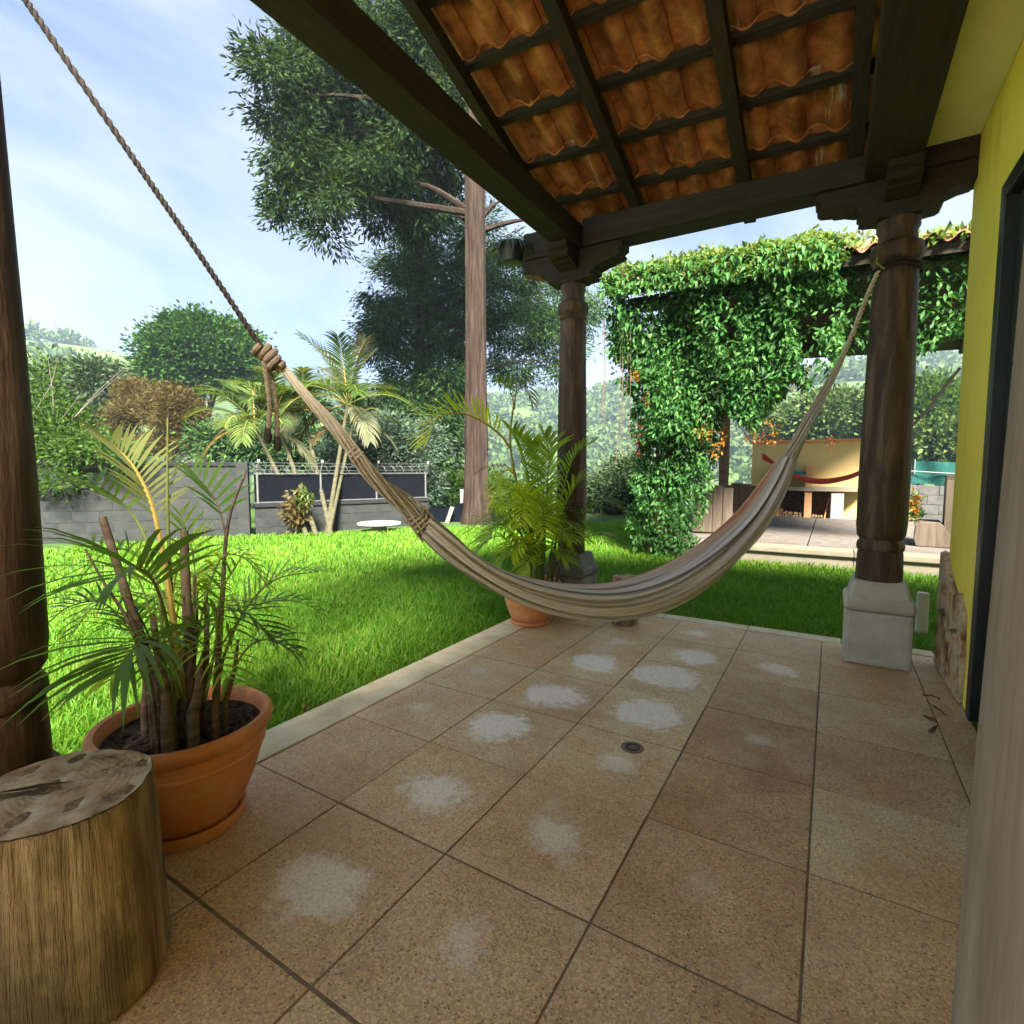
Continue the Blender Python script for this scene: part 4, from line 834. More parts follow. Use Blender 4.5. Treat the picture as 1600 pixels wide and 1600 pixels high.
hp = thing('hanging_pot', 'black hanging flower pot with trailing pale plant under the roof corner', 'flower pot', tuple(at(800,394,4.3)))
HPO = at(800,394,4.3)
b = MB(); b.lathe([(.07,-.09),(.085,-.085),(.125,.04),(.13,.055),(.12,.06),(.115,.05)], n=20); b.build('pot', M['blackplastic'], hp, smooth=True)
for a in (0, 2.1, 4.2):
    b = MB(); b.tube([(.12*math.cos(a),.12*math.sin(a),.05),(.02*math.cos(a),.02*math.sin(a),.14),(.1,0.05,.20)], .003, 4); b.build('hanger_wire', M['blackmetal'], hp)
V = []; F = []
for _ in range(70):
    a = random.uniform(0,6.28); p = Vector((.11*math.cos(a),.11*math.sin(a),.05)); d = Vector((math.cos(a),math.sin(a),.3)).normalized()
    w_ = d.cross(Vector((0,0,1))).normalized()*0.012; o0 = len(V); Ln = random.uniform(.10,.22); q_ = p.copy()
    for e in range(5):
        ww = [.5,1,.9,.6,.05][e]; V += [tuple(q_-w_*ww), tuple(q_+w_*ww)]; d = (d+Vector((0,0,-.55))).normalized(); q_ = q_+d*Ln/4
    F += [(o0+2*i,o0+2*i+1,o0+2*i+3,o0+2*i+2) for i in range(4)]
npmesh('trailing_leaves', V, F, M['shrubleaf'], hp)
s_ = onz(1440, 1000, LAWN_Z); b = MB(); b.box((-.035,-.035,0),(.035,.035,.36), jit=.004)
o = b.build('stone_post', M['stone'], None, bevel=.01); o.location = (s_.x-0.005, s_.y, LAWN_Z)
tag(o, 'short pale stone post in the grass behind the yellow wall corner', 'post')
# ------------------------------------------------------------------ leaf clouds
def cards(Cn, L, W, D=None, spread=1.0, fold=0.25, up=0.0):
    """folded leaf-shaped quads at centres Cn; D mean directions, spread randomises them"""
    n = len(Cn); d = rng.normal(size=(n, 3)); d /= np.linalg.norm(d, axis=1, keepdims=True)
    if D is not None: d = D + d*spread; d /= np.linalg.norm(d, axis=1, keepdims=True)
    r = rng.normal(size=(n, 3)); r[:, 2] += up; w_ = np.cross(d, r); w_ /= np.linalg.norm(w_, axis=1, keepdims=True)+1e-9
    nn = np.cross(w_, d); L = np.broadcast_to(np.asarray(L, float), (n,))[:, None]*rng.uniform(.7, 1.25, (n, 1)); W = np.broadcast_to(np.asarray(W, float), (n,))[:, None]*rng.uniform(.75, 1.2, (n, 1))
    a = Cn; t = Cn+d*L; m = Cn+d*L*0.45
    V = np.stack([a, m+w_*W/2+nn*W*fold, t, m-w_*W/2+nn*W*fold], 1).reshape(-1, 3); i = np.arange(n)*4
    F = np.concatenate([np.stack([i, i+1, i+2, i+2], 1), np.stack([i, i+2, i+3, i+3], 1)])
    return V, F
def blob(c, rad, n, shell=0.55):
    """n random points in an ellipsoid, denser to its skin"""
    d = rng.normal(size=(n, 3)); d /= np.linalg.norm(d, axis=1, keepdims=True)
    r = shell + (1-shell)*rng.random((n, 1))**0.7; r *= rng.uniform(.85, 1.1, (n, 1))
    return np.asarray(c)+d*r*np.asarray(rad), d
def crown(name, parent, off, lobes, nclump, per, cr, L, W, m, down=0.0, flat=0.6, outw=0.6, extra=None):
    """lobes: (centre, radii); clumps of leaves spread through the lobes' skins"""
    vol = np.array([r[0]*r[1]+r[1]*r[2]+r[0]*r[2] for _, r in lobes]); vol = vol/vol.sum(); P = []; D = []
    for (c, r), q_ in zip(lobes, vol):
        k_ = max(3, int(nclump*q_)); p, d = blob(c, r, k_); P.append(p); D.append(d)
    P = np.concatenate(P); D = np.concatenate(D); n = len(P)
    off3 = rng.normal(size=(n, per, 3))*cr; off3[..., 2] *= flat
    pc = (P[:, None, :]+off3).reshape(-1, 3); dd = np.repeat(D*outw, per, 0)+off3.reshape(-1, 3)/cr*0.5; dd[:, 2] -= down
    dd /= np.linalg.norm(dd, axis=1, keepdims=True)+1e-9
    V, F = cards(pc, L, W, dd, 0.6)
    return npmesh(name, V-np.asarray(off), F, m, parent)
def A(x, y, d): return np.array(at(x, y, d))
def limbs(t, base, heads, r0, m, off, trunk_top=None, n=10, name='trunk'):
    b = MB(); tt = Vector(trunk_top) if trunk_top is not None else None
    if tt: 
        P = spline([base, base.lerp(tt, .5)+Vector((random.uniform(-.1,.1),random.uniform(-.1,.1),0)), tt], 12); b.tube(P, [r0*(1.25 if i == 0 else 1-0.55*i/11) for i in range(12)], n)
    o = b.build(name, m, t, smooth=True, off=off)
    for h, s0, rr in heads:
        h = Vector(h); st_ = Vector(s0); mid = st_.lerp(h, .5)+Vector((0,0,0.12*(h-st_).length*random.uniform(-.3,1)))
        P = spline([st_, mid, h], 9); c = MB(); c.tube(P, [rr*(1-0.85*i/8) for i in range(9)], 6); c.build('limb', M['limbwood'] if m is M['trunk'] else m, t, smooth=True, off=off)
    return o

# ------------------------------------------------------------------ the tall conifer on the lawn
g_ = onz(745, 818, LAWN_Z); TB = Vector((g_.x, g_.y, LAWN_Z-0.1)); TD = 12.45
tree1 = thing('conifer_tree', 'tall conifer with bare straight trunk rising from the far lawn edge', 'tree', tuple(TB))
b = MB(); zz = [0,.15,.5,1.2,2.5,4,6,8,10,12.5,15,17]; rr_ = [.43,.37,.32,.285,.262,.245,.23,.21,.18,.14,.10,.04]
wob = lambda a, z: 1+0.06*math.sin(6*a+.4*z)+0.05*math.sin(9*a+1+.3*z)+0.05*math.sin(17*a+2*math.sin(z))
b.lathe(list(zip(rr_, zz)), n=40, wob=wob); b.build('trunk', M['trunk'], tree1, smooth=True)
LB = [((640,300),(50,40),.6),((700,300),(45,35),1.0),((600,330),(40,30),.8),((445,135),(48,66),-.6),((490,105),(60,55),0),((520,180),(70,60),.4),((462,238),(46,40),-.3),((448,296),(36,30),0),((505,270),(60,46),.5),((540,230),(80,60),1.2),((560,140),(90,80),.5),((620,60),(80,80),0),
      ((560,60),(60,50),-.5),((640,180),(70,60),-.4),((600,270),(60,45),0),((520,320),(55,32),0),((455,345),(28,18),.2),((513,380),(14,34),.2),((680,250),(60,45),.5),((660,330),(45,40),1.0),((700,180),(60,60),.8),((760,150),(80,90),.2),((830,60),(90,90),0),((700,40),(80,80),-.3),
      ((455,62),(36,28),0),((436,188),(30,30),.1),((610,-20),(90,70),.3),((730,-80),(120,90),.2)]
lobes = []
for (x, y), (rx, ry), dz in LB:
    d = TD+dz; lobes.append((A(x, y, d), (rx/FPX*d, 0.9*max(rx, ry)/FPX*d, ry/FPX*d)))
crown('crown', tree1, TB, lobes, 620, 150, 0.20, 0.17, 0.048, M['conifer'], down=0.55, flat=0.8)
hd = []
for (x, y), dz in (((600,285),0),((500,215),.3),((420,150),-.4),((540,120),.4),((450,290),.2),((650,200),-.3),((790,310),.2),((830,250),.3),((690,330),.8),((640,60),0),((860,340),.3)):
    h = at(x, y, TD+dz); zs = min(max(h.z-1.0, 6.6), 13); hd.append((h, (TB.x, TB.y, zs), .085))
limbs(tree1, TB, hd, .1, M['trunk'], TB)
# darker conifer behind it, crown down to the ground
D2 = 18.5; c0 = at(655, 800, D2); B2 = Vector((c0.x, c0.y, -0.4))
tree2 = thing('conifer_tree', 'dark dense conifer behind the bare trunk with boughs reaching low', 'tree', tuple(B2))
b = MB(); b.tube([B2, B2+Vector((.1,0,3)), B2+Vector((.1,.1,11)), B2+Vector((0,.1,13))], [.30,.22,.12,.03], 12); b.build('trunk', M['trunk'], tree2, smooth=True, off=B2)
lobes = []
for (x, y), (rx, ry), dz in [((665,350),(45,35),0),((640,400),(55,40),0),((620,450),(55,40),-.6),((680,430),(60,45),.8),((605,505),(50,32),-.5),((590,545),(34,18),0),((650,520),(70,45),0),((690,580),(60,50),.5),((640,590),(55,40),-.4),((700,500),(50,60),1.0),((680,650),(55,45),0),((640,660),(50,35),.5),
                          ((800,420),(50,40),.5),((850,470),(60,35),1),((800,510),(70,40),.8),((860,540),(55,30),1.2),((905,500),(38,28),1.4),((800,575),(45,26),1),((870,590),(26,16),1.2),((745,470),(60,60),.5),((750,380),(50,50),.3),((920,460),(24,18),1.5)]:
    d = D2+dz; lobes.append((A(x, y, d), (rx/FPX*d, 0.7*max(rx, ry)/FPX*d, ry/FPX*d)))
crown('crown', tree2, B2, lobes, 760, 110, 0.25, 0.19, 0.046, M['conifer2'], down=0.6, flat=0.6)
limbs(tree2, B2, [(at(x,y,D2+.5), (B2.x+.1, B2.y, max(2.5, at(x,y,D2).z-1.2)), .07) for x, y in ((600,500),(860,500),(900,480),(820,560),(690,400),(590,545),(870,560),(760,450))], .1, M['trunk'], B2)
c0 = onz(668, 790, -.3); B3 = Vector((c0.x, c0.y, -0.4))
tree3 = thing('conifer_tree', 'slim reddish conifer trunk standing left of the thick bare trunk', 'tree', tuple(B3))
b = MB(); b.tube([B3, B3+Vector((0,0,1.2)), B3+Vector((-.05,0,4.6))], [.22,.17,.12], 12); b.build('trunk', M['trunk'], tree3, smooth=True, off=B3)
dd_ = 17.6
crown('crown', tree3, B3, [(A(668,650,dd_),(.9,.9,.7)), (A(690,600,dd_),(.9,.9,.8)), (A(640,620,dd_),(.8,.8,.7)), (A(700,690,dd_),(.6,.6,.45))], 300, 26, .2, .24, .055, M['conifer2'], down=.6)

# ------------------------------------------------------------------ broadleaf trees and bushes beyond the wall
def bush(name, label, cat, lob, d, base, m, nclump, per, cr, L, W, trunk_r=.12, bark='trunk', ry=.8, group=None, **k):
    B = Vector((at(base[0], base[1], d).x, at(base[0], base[1], d).y, 0)); B.z = float(landz(np.array(B.x), np.array(B.y)))-0.1
    t = thing(name, label, cat, tuple(B), 0, group); lobes = []
    for (x, y), (rx, rz), dz in lob:
        e = d+dz; lobes.append((A(x, y, e), (rx/FPX*e, ry*max(rx, rz)/FPX*e, rz/FPX*e)))
    crown('crown', t, B, lobes, nclump, per, cr, L, W, m, **k)
    top_ = Vector(lobes[0][0]); limbs(t, B, [(Vector(l[0]), B.lerp(top_, .55), trunk_r*.4) for l in lobes[1:9]], trunk_r, M[bark], B, trunk_top=top_)
    return t
bush('broadleaf_tree', 'rounded bright green tree with domed crown above the palm tops', 'tree',
     [((310,545),(75,38),0),((262,560),(36,42),-1),((360,540),(45,32),1),((310,520),(60,24),0),((345,575),(60,25),.5),((250,590),(22,18),-1),((285,600),(30,14),-.5)], 30, (318,730), M['round_'], 620, 70, .42, .24, .15, .3, group='garden trees beyond the wall')
bush('broadleaf_tree', 'dull grey green tree between the misty hill and the brown trees', 'tree',
     [((125,625),(55,45),0),((95,600),(30,28),.5),((150,590),(34,25),0),((80,660),(45,40),-.5),((150,660),(40,40),-.4)], 21, (120,740), M['greyleaf'], 420, 30, .28, .24, .12, .18, group='garden trees beyond the wall')
bush('broadleaf_tree', 'reddish brown feathery tree beside the grey green tree', 'tree',
     [((200,640),(24,22),0),((185,665),(16,26),0),((215,612),(12,20),.2),((196,612),(9,16),.2),((222,640),(14,22),.1)], 18, (200,760), M['brownleaf'], 260, 46, .15, .12, .035, .12, outw=.15, down=-.35, group='garden trees beyond the wall')
bush('broadleaf_tree', 'golden brown feathery tree left of the palm clump', 'tree',
     [((262,655),(26,24),0),((240,632),(12,26),.3),((262,622),(11,22),0),((285,640),(14,34),0),((300,655),(12,26),.2),((250,692),(34,18),.3),((292,690),(22,20),.3)], 16.5, (265,760), M['brownleaf'], 420, 46, .15, .12, .035, .12, outw=.15, down=-.35, group='garden trees beyond the wall')
bush('shrub', 'silvery green leafy shrub tree beyond the fence right of the palm clump', 'shrub',
     [((600,690),(50,40),0),((560,690),(40,36),.5),((640,710),(40,40),0),((600,740),(60,34),.5),((655,760),(30,30),.3),((530,700),(30,30),.8),((665,690),(30,30),.8)], 14.4, (610,800), M['shrubleaf'], 760, 30, .16, .15, .05, .08, group='shrubs along the fence')
bush('shrub', 'dark leafy hedge shrub behind the chain link fence and palms', 'shrub',
     [((430,690),(60,34),.5),((370,690),(40,30),.5),((480,700),(40,30),.8),((330,690),(30,24),.5),((520,745),(60,24),.8),((470,640),(40,24),1.2)], 15.2, (430,790), M['conifer2'], 520, 28, .18, .16, .07, .08, group='shrubs along the fence')
bush('shrub', 'light green shrub behind the thick bare conifer trunk', 'shrub', [((700,765),(40,30),0),((680,745),(25,20),.5),((735,750),(35,28),.3),((775,770),(40,26),.6)], 17.5, (705,800), M['bushleaf'], 200, 24, .18, .16, .08, .05, group='shrubs along the fence')
bush('shrub', 'pale green garden shrub seen between middle column and vine', 'shrub', [((955,775),(40,34),0),((985,750),(34,40),.4),((925,780),(24,24),.4),((1000,790),(26,22),0),((960,740),(26,20),.8)], 15.5, (962,826), M['greyleaf'], 260, 24, .18, .16, .07, .05, group='shrubs along the fence')
bl = bush('shrub', 'straggly bright leaved bush with pale twigs hanging over the block wall', 'shrub',
     [((95,690),(55,34),0),((70,640),(24,40),0),((130,700),(44,26),-.2),((60,720),(30,34),.1),((170,700),(30,16),-.3),((90,750),(40,16),-.3),((120,660),(30,22),.2),((60,590),(14,34),.2),((195,712),(26,10),-.3)], 9.25, (90,800), M['bushleaf'], 620, 13, .11, .085, .045, .03, 'bark2', flat=.7)
BLO = Vector(bl.location)
for x0, y0, x1, y1 in ((110,660,212,560),(105,665,200,575),(80,690,75,560),(60,700,130,610),(140,720,240,690),(120,735,60,640),(90,740,190,720),(50,650,90,560),(100,770,180,745)):
    b = MB(); P = spline([at(x0,y0,9.15), at((x0+x1)/2+random.uniform(-8,8),(y0+y1)/2,9.1), at(x1,y1,9.1)], 8); b.tube(P, [.012*(1-.8*i/7) for i in range(8)], 5); b.build('twig', M['twig'], bl, off=BLO)
# trees behind the barbecue, right of the vine
for k_, (x, y, rx, ry_, d, lab) in enumerate(((1300,650,70,40,34,'rounded green tree above the middle of the yellow barbecue wall'), (1235,665,40,28,38,'smaller green tree above the left end of the barbecue wall'), (1440,640,60,46,30,'yellowish green tree behind the green netting beside the wall'), (1470,690,45,24,26,'low dense green tree above the green netting'), (1375,670,60,40,36,'green tree half hidden by the thick porch column'))):
    bush('broadleaf_tree', lab, 'tree', [((x,y),(rx,ry_),0),((x-rx*.5,y+12),(rx*.6,ry_*.7),.5),((x+rx*.5,y+8),(rx*.6,ry_*.8),-.5),((x,y-ry_*.4),(rx*.6,ry_*.6),.3)], d, (x, y+110), M['farleaf' if k_ % 2 else 'bushleaf'] if k_ in (2,) else M['farleaf'], 300, 30, .40, .34, .20, .2, group='trees behind the barbecue')

# wooded valley and hillside, far off
n = 5200; ra = np.sqrt(rng.uniform(60**2, 330**2, n)); az = np.radians(rng.uniform(-30, 100, n))
tx, ty = -4-ra*np.sin(az), 3+ra*np.cos(az); keep = vnoise(tx, ty, 38, 5) > 0.30; tx, ty, ra = tx[keep], ty[keep], ra[keep]
tz = landz(tx, ty); R_ = rng.uniform(1.6, 4.0, len(tx)); per = 34
dd3 = rng.normal(size=(len(tx), per, 3)); dd3 /= np.linalg.norm(dd3, axis=2, keepdims=True); dd3[..., 2] = np.abs(dd3[..., 2])
pc = np.stack([tx, ty, tz+R_*0.5], -1)[:, None]+dd3*(R_[:, None, None]*rng.uniform(.6, 1.0, (len(tx), per, 1)))
V, F = cards(pc.reshape(-1, 3), np.repeat(R_*0.62, per), np.repeat(R_*0.5, per), dd3.reshape(-1, 3), .9)
fw = npmesh('distant_woods', V, F, M['farleaf']); fw['kind'] = 'stuff'
tag(fw, 'wooded hillsides fading into haze across the valley', 'woods')
hw_ = MB()
for k_, (x, y, d, wx) in enumerate(((850,672,230,4.5),(935,682,240,3.5))):
    p = at(x, y, d); zg = float(landz(np.array(p.x), np.array(p.y)))
    t = thing('farmhouse', ['far pale building left of the middle column on the hillside', 'far pale hut right of the middle column on the hillside'][k_], 'house', (p.x, p.y, p.z-2), YAW, 'houses on the far hillside')
    MB().box((-wx/2,-1.5,-3), (wx/2,1.5,1.4)).build('walls', M['white'], t)
    MB().prism([(-1.9,1.4),(1.9,1.4),(0,2.3)], -wx/2-.3, wx/2+.3, Matrix(((0,0,1,0),(1,0,0,0),(0,1,0,0),(0,0,0,1)))).build('roof', M['steel'], t)

# ------------------------------------------------------------------ boundary walls and fence
def run(p, q): d = (q-p); return d.length, math.atan2(d.y, d.x)
def blockwall(label, p, q, h, bl=.40, bh=.20, cap=True, zb=LAWN_Z-.05, m='block'):
    Lw, az_ = run(p, q); t = thing('block_wall', label, 'wall', (p.x, p.y, zb), az_, 'concrete block boundary walls')
    rows = int(round(h/bh)); MB().box((0,-.055,0), (Lw,.055,rows*bh-.004)).build('mortar_core', M['bmortar'], t)
    cols = int(Lw/bl)+1; me = None
    for j in range(rows):
        for i in range(cols+1):
            x0 = i*bl-(bl/2 if j % 2 else 0); x1 = min(x0+bl, Lw); x0 = max(0, x0)
            if x1-x0 < .06: continue
            full = abs(x1-x0-bl) < 1e-4
            if full and me is not None: o = inst('block', me, t)
            else:
                wd = (x1-x0)/2-.004; o = MB().box((-wd,-.062,-bh/2+.004), (wd,.062,bh/2-.004)).build('block', M[m], t, bevel=.004)
                if full: me = o.data
            o.location = ((x0+x1)/2, random.uniform(-.004,.004), (j+.5)*bh)
    if cap: MB().box((-.02,-.10,rows*bh), (Lw,.10,rows*bh+.07)).build('wall_cap', M['cap'], t, bevel=.01)
    return t
w0 = onz(60, 850, LAWN_Z); w1 = onz(385, 838, LAWN_Z); wa = w0+(w0-w1)*1.2
wall1 = blockwall('tall grey block wall along the left side of the lawn', Vector((wa.x,wa.y,0)), Vector((w1.x,w1.y,0)), 1.4)
MB().box((-.1,-.1,0), (.1,.1,1.47)).build('pillar', M['block'], wall1, bevel=.01).location = ((Vector((w1.x,w1.y,0))-Vector((wa.x,wa.y,0))).length-.02, 0, 0)
f1 = onz(668, 819, LAWN_Z); f1 = Vector((w1.x,w1.y,0)).lerp(Vector((f1.x,f1.y,0)), 1.0); fs0 = Vector((w1.x,w1.y,0)).lerp(f1, .045)
wall2 = blockwall('low dark block wall under the chain link fence', fs0, f1, .60, cap=True)
Lf, azf = run(fs0, f1)
fen = thing('chain_link_fence', 'chain link fence with navy shade cloth and wire on the low block wall', 'fence', (fs0.x, fs0.y, LAWN_Z+.62), azf)
for i in range(4):
    b = MB(); x = .05+i*(Lf-.1)/3; b.tube([(x,-.02,-.55),(x,-.02,.62)], .022, 8); b.tube([(x,-.02,.60),(x+.02,-.12,.80)], .014, 6); b.build('post', M['steel'], fen, smooth=True)
    b = MB(); b.lathe([(.0,-.03),(.026,-.02),(.03,0),(.02,.03),(.005,.04)], c=(x+.02,-.12,.82), n=10); b.build('insulator', M['white'], fen, smooth=True)
for z in (.66, .74, .80):
    b = MB(); b.tube([(0,-.08,z),(Lf*.5,-.08,z-.02),(Lf,-.08,z)], .005, 4); b.build('wire', M['steel'], fen)
b = MB(); b.tube([(x, -.05+.09*math.cos(x*30), .66+.09*math.sin(x*30)) for x in np.linspace(0, Lf, 500)], .006, 3); b.build('razor_coil', M['steel'], fen)
for z in (.02, .58): 
    b = MB(); b.tube([(0,-.03,z),(Lf,-.03,z)], .013, 6); b.build('rail', M['steel'], fen)
b = MB(); s_ = .075; k_ = -0.6
while k_ < Lf:
    for sg in (1, -1):
        x0, x1, z0, z1 = (k_, k_+.56, .02, .58) if sg > 0 else (k_, k_+.56, .58, .02)
        if x0 < 0: z0 += (0-x0)*sg; x0 = 0
        if x1 > Lf: z1 -= (x1-Lf)*sg; x1 = Lf
        if x1 > x0: b.tube([(x0,-.035,z0),(x1,-.035,z1)], .0022, 3, False)
    k_ += s_
o = b.build('mesh', M['cap'], fen); o['kind'] = 'stuff'
b = MB(); N_ = 40; vs = []
for i in range(N_+1):
    for z in (.03, .3, .56): vs.append((Lf*i/N_, .02+.012*math.sin(i*1.3+z*5), z))
b.add(vs, [(3*i+j, 3*i+3+j, 3*i+4+j, 3*i+1+j) for i in range(N_) for j in (0,1)]); b.build('shade_cloth', M['shade'], fen)
# dark tarpaulin heap and white board by the conifer
tp_ = onz(690, 818, LAWN_Z); b = MB(); vs = []; n1, n2 = 18, 8
for i in range(n1+1):
    for j in range(n2+1):
        u, v = i/n1, j/n2; h = .42*(math.sin(math.pi*v)**.7)*(math.sin(math.pi*u)**.35)
        vs.append((-1.1+2.4*u, -.35+.7*v, h*(1+.18*math.sin(9*u+4*v))))
b.add(vs, [(i*(n2+1)+j, (i+1)*(n2+1)+j, (i+1)*(n2+1)+j+1, i*(n2+1)+j+1) for i in range(n1) for j in range(n2)])
o = b.build('tarpaulin', M['shade'], None, smooth='all'); o.location = (tp_.x-.1, tp_.y+.75, LAWN_Z); o.rotation_euler = (0,0,.5); tag(o, 'dark tarpaulin covered heap beyond the lawn left of the conifer trunk', 'tarpaulin')
p = onz(720, 812, LAWN_Z); o = MB().box((-.10,-.02,.22), (.10,.02,.78)).build('board', M['white'], None, bevel=.005); o.location = (p.x, p.y+.15, LAWN_Z); o.rotation_euler = (0,0,YAW); tag(o, 'white upright board leaning beside the thick conifer trunk', 'board')
lg = MB().box((-.09,-.012,-.24), (-.05,.012,.24)); o2 = lg.build('leg', M['white'], o); o2.location = (0,.03,0)
o3 = MB().box((-.05,-.05,-.24), (.05,.05,.2)).build('stone_slab', M['darkstone'], None, bevel=.01); p = onz(703, 817, LAWN_Z); o3.location = (p.x, p.y, LAWN_Z+.20); o3.rotation_euler = (.1,.35,YAW); tag(o3, 'small mossy slab leaning at the foot of the white board', 'slab')
p = onz(593, 831, LAWN_Z); t = thing('garden_table', 'low round white stone table on the lawn by the fence', 'table', (p.x, p.y, LAWN_Z))
b = MB(); b.lathe([(.30,.14),(.42,.145),(.445,.165),(.44,.195),(.42,.20)], n=36); b.build('table_top', M['white'], t, smooth=True)
b = MB(); b.lathe([(.20,0),(.18,.04),(.14,.09),(.2,.142)], n=20); b.build('foot', M['white'], t, smooth=True)

# ------------------------------------------------------------------ areca palms by the fence
def palm(label, base, top_, d, nf, FL, mt, lean=0.0, brown=1):
    g0 = onz(*base, LAWN_Z); B = Vector((g0.x, g0.y, LAWN_Z-.05)); T = at(top_[0], top_[1], d)
    t = thing('areca_palm', label, 'palm', tuple(B), 0, 'areca palms in the clump by the fence')
    P = spline([B, B.lerp(T, .5)+Vector((0,0,.03)), T], 18); b = MB(); b.tube(P, [(.05-.018*i/17)*(1+.05*(i % 2)) for i in range(18)], 9); b.build('trunk', M['palmstem'], t, smooth=True, off=B)
    ph = random.uniform(0,6)
    for k_ in range(nf):
        a = ph+k_*2.399; el = random.uniform(.25, 1.35); L_ = FL*random.uniform(.8,1.1); old = k_ < brown
        if old: el = random.uniform(-.3,.2)
        d0 = Vector((math.cos(a)*math.cos(el), math.sin(a)*math.cos(el), math.sin(el))); pts = [T.copy()]; q_ = T.copy(); dv = d0.copy()
        for e in range(5): q_ = q_+dv*L_/5; dv = (dv+Vector((0,0,-.20-.10*e*math.cos(el)))).normalized(); pts.append(q_.copy())
        rb, lf = frond(pts, 26, .40*FL/1.2, .034, None, start=.22, droop=.6 if not old else 1.0, rad=.014, vee=.25)
        fo = rb.build('frond', M['rachis' if k_ % 3 == 0 else 'grachis'], t, smooth=True, off=B); V, F = pack(lf, B)
        npmesh('leaflets', V, F, M['palmpale' if old and k_ % 2 else 'palmtan' if old else mt[k_ % len(mt)]], fo)
G = ['palmleaf','palmgreen','palmleaf','palmpale']
palm('leftmost leaning palm of the clump with drooping crown over the block wall', (482,838), (398,668), 11.2, 16, 1.5, ['fencegreen','fencelight','fencegreen','fencelight'], 0, 2)
palm('second palm of the clump with mossy stem behind the rope tails', (496,838), (430,650), 11.6, 14, 1.35, ['fencegreen','fencegreen','fencelight'], 0, 1)
palm('upright thin palm in the middle of the clump with tan crown shaft', (518,836), (473,640), 12.2, 11, 1.15, ['fencegreen','fencelight'], 0, 2)
palm('tallest palm of the clump with upright pale fronds beside the conifer', (510,835), (543,632), 11.6, 17, 1.6, ['fencelight','palmpale','fencegreen','fencelight'], 0, 2)
palm('short palm at the right of the clump leaning towards the conifer', (512,836), (552,660), 12.0, 12, 1.15, ['shrubleaf','fencegreen'], 0, 2)
c0 = onz(462, 838, LAWN_Z); tcr = thing('croton_shrub', 'small orange and yellow leaved shrub at the foot of the palms', 'shrub', (c0.x, c0.y, LAWN_Z))
V, F = cards(blob((c0.x, c0.y, .35), (.22,.22,.42), 260, .1)[0], .16, .06); npmesh('foliage', V-np.array((c0.x,c0.y,LAWN_Z)), F, M['brownleaf'], tcr)
V, F = cards(blob((c0.x+.15, c0.y+.1, .62), (.16,.16,.22), 120, .1)[0], .14, .05); npmesh('foliage', V-np.array((c0.x,c0.y,LAWN_Z)), F, M['fencelight'], tcr)
b = MB(); b.tube([(0,0,0),(.03,.02,.5)], .014, 6); b.build('stem', M['twig'], tcr)
# ------------------------------------------------------------------ terrace of the garden pavilion
TX0, TX1, TY0, TY1, TZ = -2.35, 2.9, 7.80, 13.3, 0.14
MBt = MB(); MBt.box((TX0+.03,TY0+.03,-.3), (TX1-.03,TY1-.03,TZ-.012)); terr = struct(MBt.build('terrace', M['cap']))
for a, b_ in zip(np.linspace(TX0, TX1, 5)[:-1], np.linspace(TX0, TX1, 5)[1:]):
    MB().box((a+.003,TY0,-.25), (b_-.003,TY0+.30,TZ-.07)).build('step_face', M['terr'], terr, bevel=.008)
    MB().box((a+.003,TY0-.05,TZ-.065), (b_-.003,TY0+.30,TZ+.006)).build('edge_slab', M['terr'], terr, bevel=.012)
pm = None; py = .30; px_ = 1.05
for j in range(17):
    for i in range(5):
        if pm is None: o = MB().box((-px_/2+.008,-py/2+.017,-.03), (px_/2-.008,py/2-.017,0)).build('paver', M['paver'], terr, bevel=.006); pm = o.data
        else: o = inst('paver', pm, terr)
        o.location = (TX0+px_*(i+.5), TY0+.30+py*(j+.5), TZ+random.uniform(-.003,.003)); o.rotation_euler = (random.uniform(-.006,.006), random.uniform(-.006,.006), 0)
# ------------------------------------------------------------------ pavilion: posts, beams, clay tile roof
pav = thing('garden_pavilion', 'open pavilion with clay tile roof mostly hidden under the flowering vine', 'pavilion', (0, 10, TZ))
VO = (0, 10, TZ); EY, EZ, SL = 7.25, 3.70, 0.34
def ez(x): return EZ - 0.045*(x+2.7)
def psurf(x, y): return ez(x)+(y-EY)*SL
for x, y in ((-2.08,8.0),(2.2,8.0),(-2.08,12.6),(2.2,12.6)):
    b = MB(); b.box((x-.15,y-.15,-.25 if y < 9 else .1), (x+.15,y+.15,.62)); b.build('post_base', M['stone'], pav, bevel=.02, off=VO)
    b = MB(); b.lathe([(.10,.62),(.11,1.2),(.095,psurf(x,8.0)-.35)], c=(x,y,0), n=16); b.build('post', M['bark2'], pav, smooth=True, off=VO)
for y in (8.0, 12.6):
    b = MB(); z = psurf(0,8.0)-.33; b.box((-2.75,y-.08,z+.06), (2.75,y+.08,z+.26)); b.build('beam', M['darkx'], pav, bevel=.008, off=VO)
for x in (-2.08, 2.2):
    z = psurf(x,8.0)-.33; b = MB(); b.box((x-.07,7.6,z+.262), (x+.07,13.0,z+.34)); b.build('beam', M['dark'], pav, bevel=.008, off=VO)
def pslab(x0,x1,y0,y1,d0,d1):
    f = lambda x,y: psurf(x, y if y <= 10.3 else 20.6-y)
    v = [(x,y,f(x,y)+d) for d in (d0,d1) for x,y in ((x0,y0),(x1,y0),(x1,y1),(x0,y1))]
    return MB().add(v, [(3,2,1,0),(4,5,6,7),(0,1,5,4),(1,2,6,5),(2,3,7,6),(3,0,4,7)])
for x in np.linspace(-2.7, 2.7, 9):
    for y0,y1 in ((7.3,10.29),(10.31,13.3)): pslab(x-.035,x+.035,y0,y1,-.10,-.02).build('rafter', M['dark'], pav, off=VO)
pslab(-2.8,2.8,7.26,7.30,-.10,0.0).build('eave_board', M['darkx'], pav, off=VO)
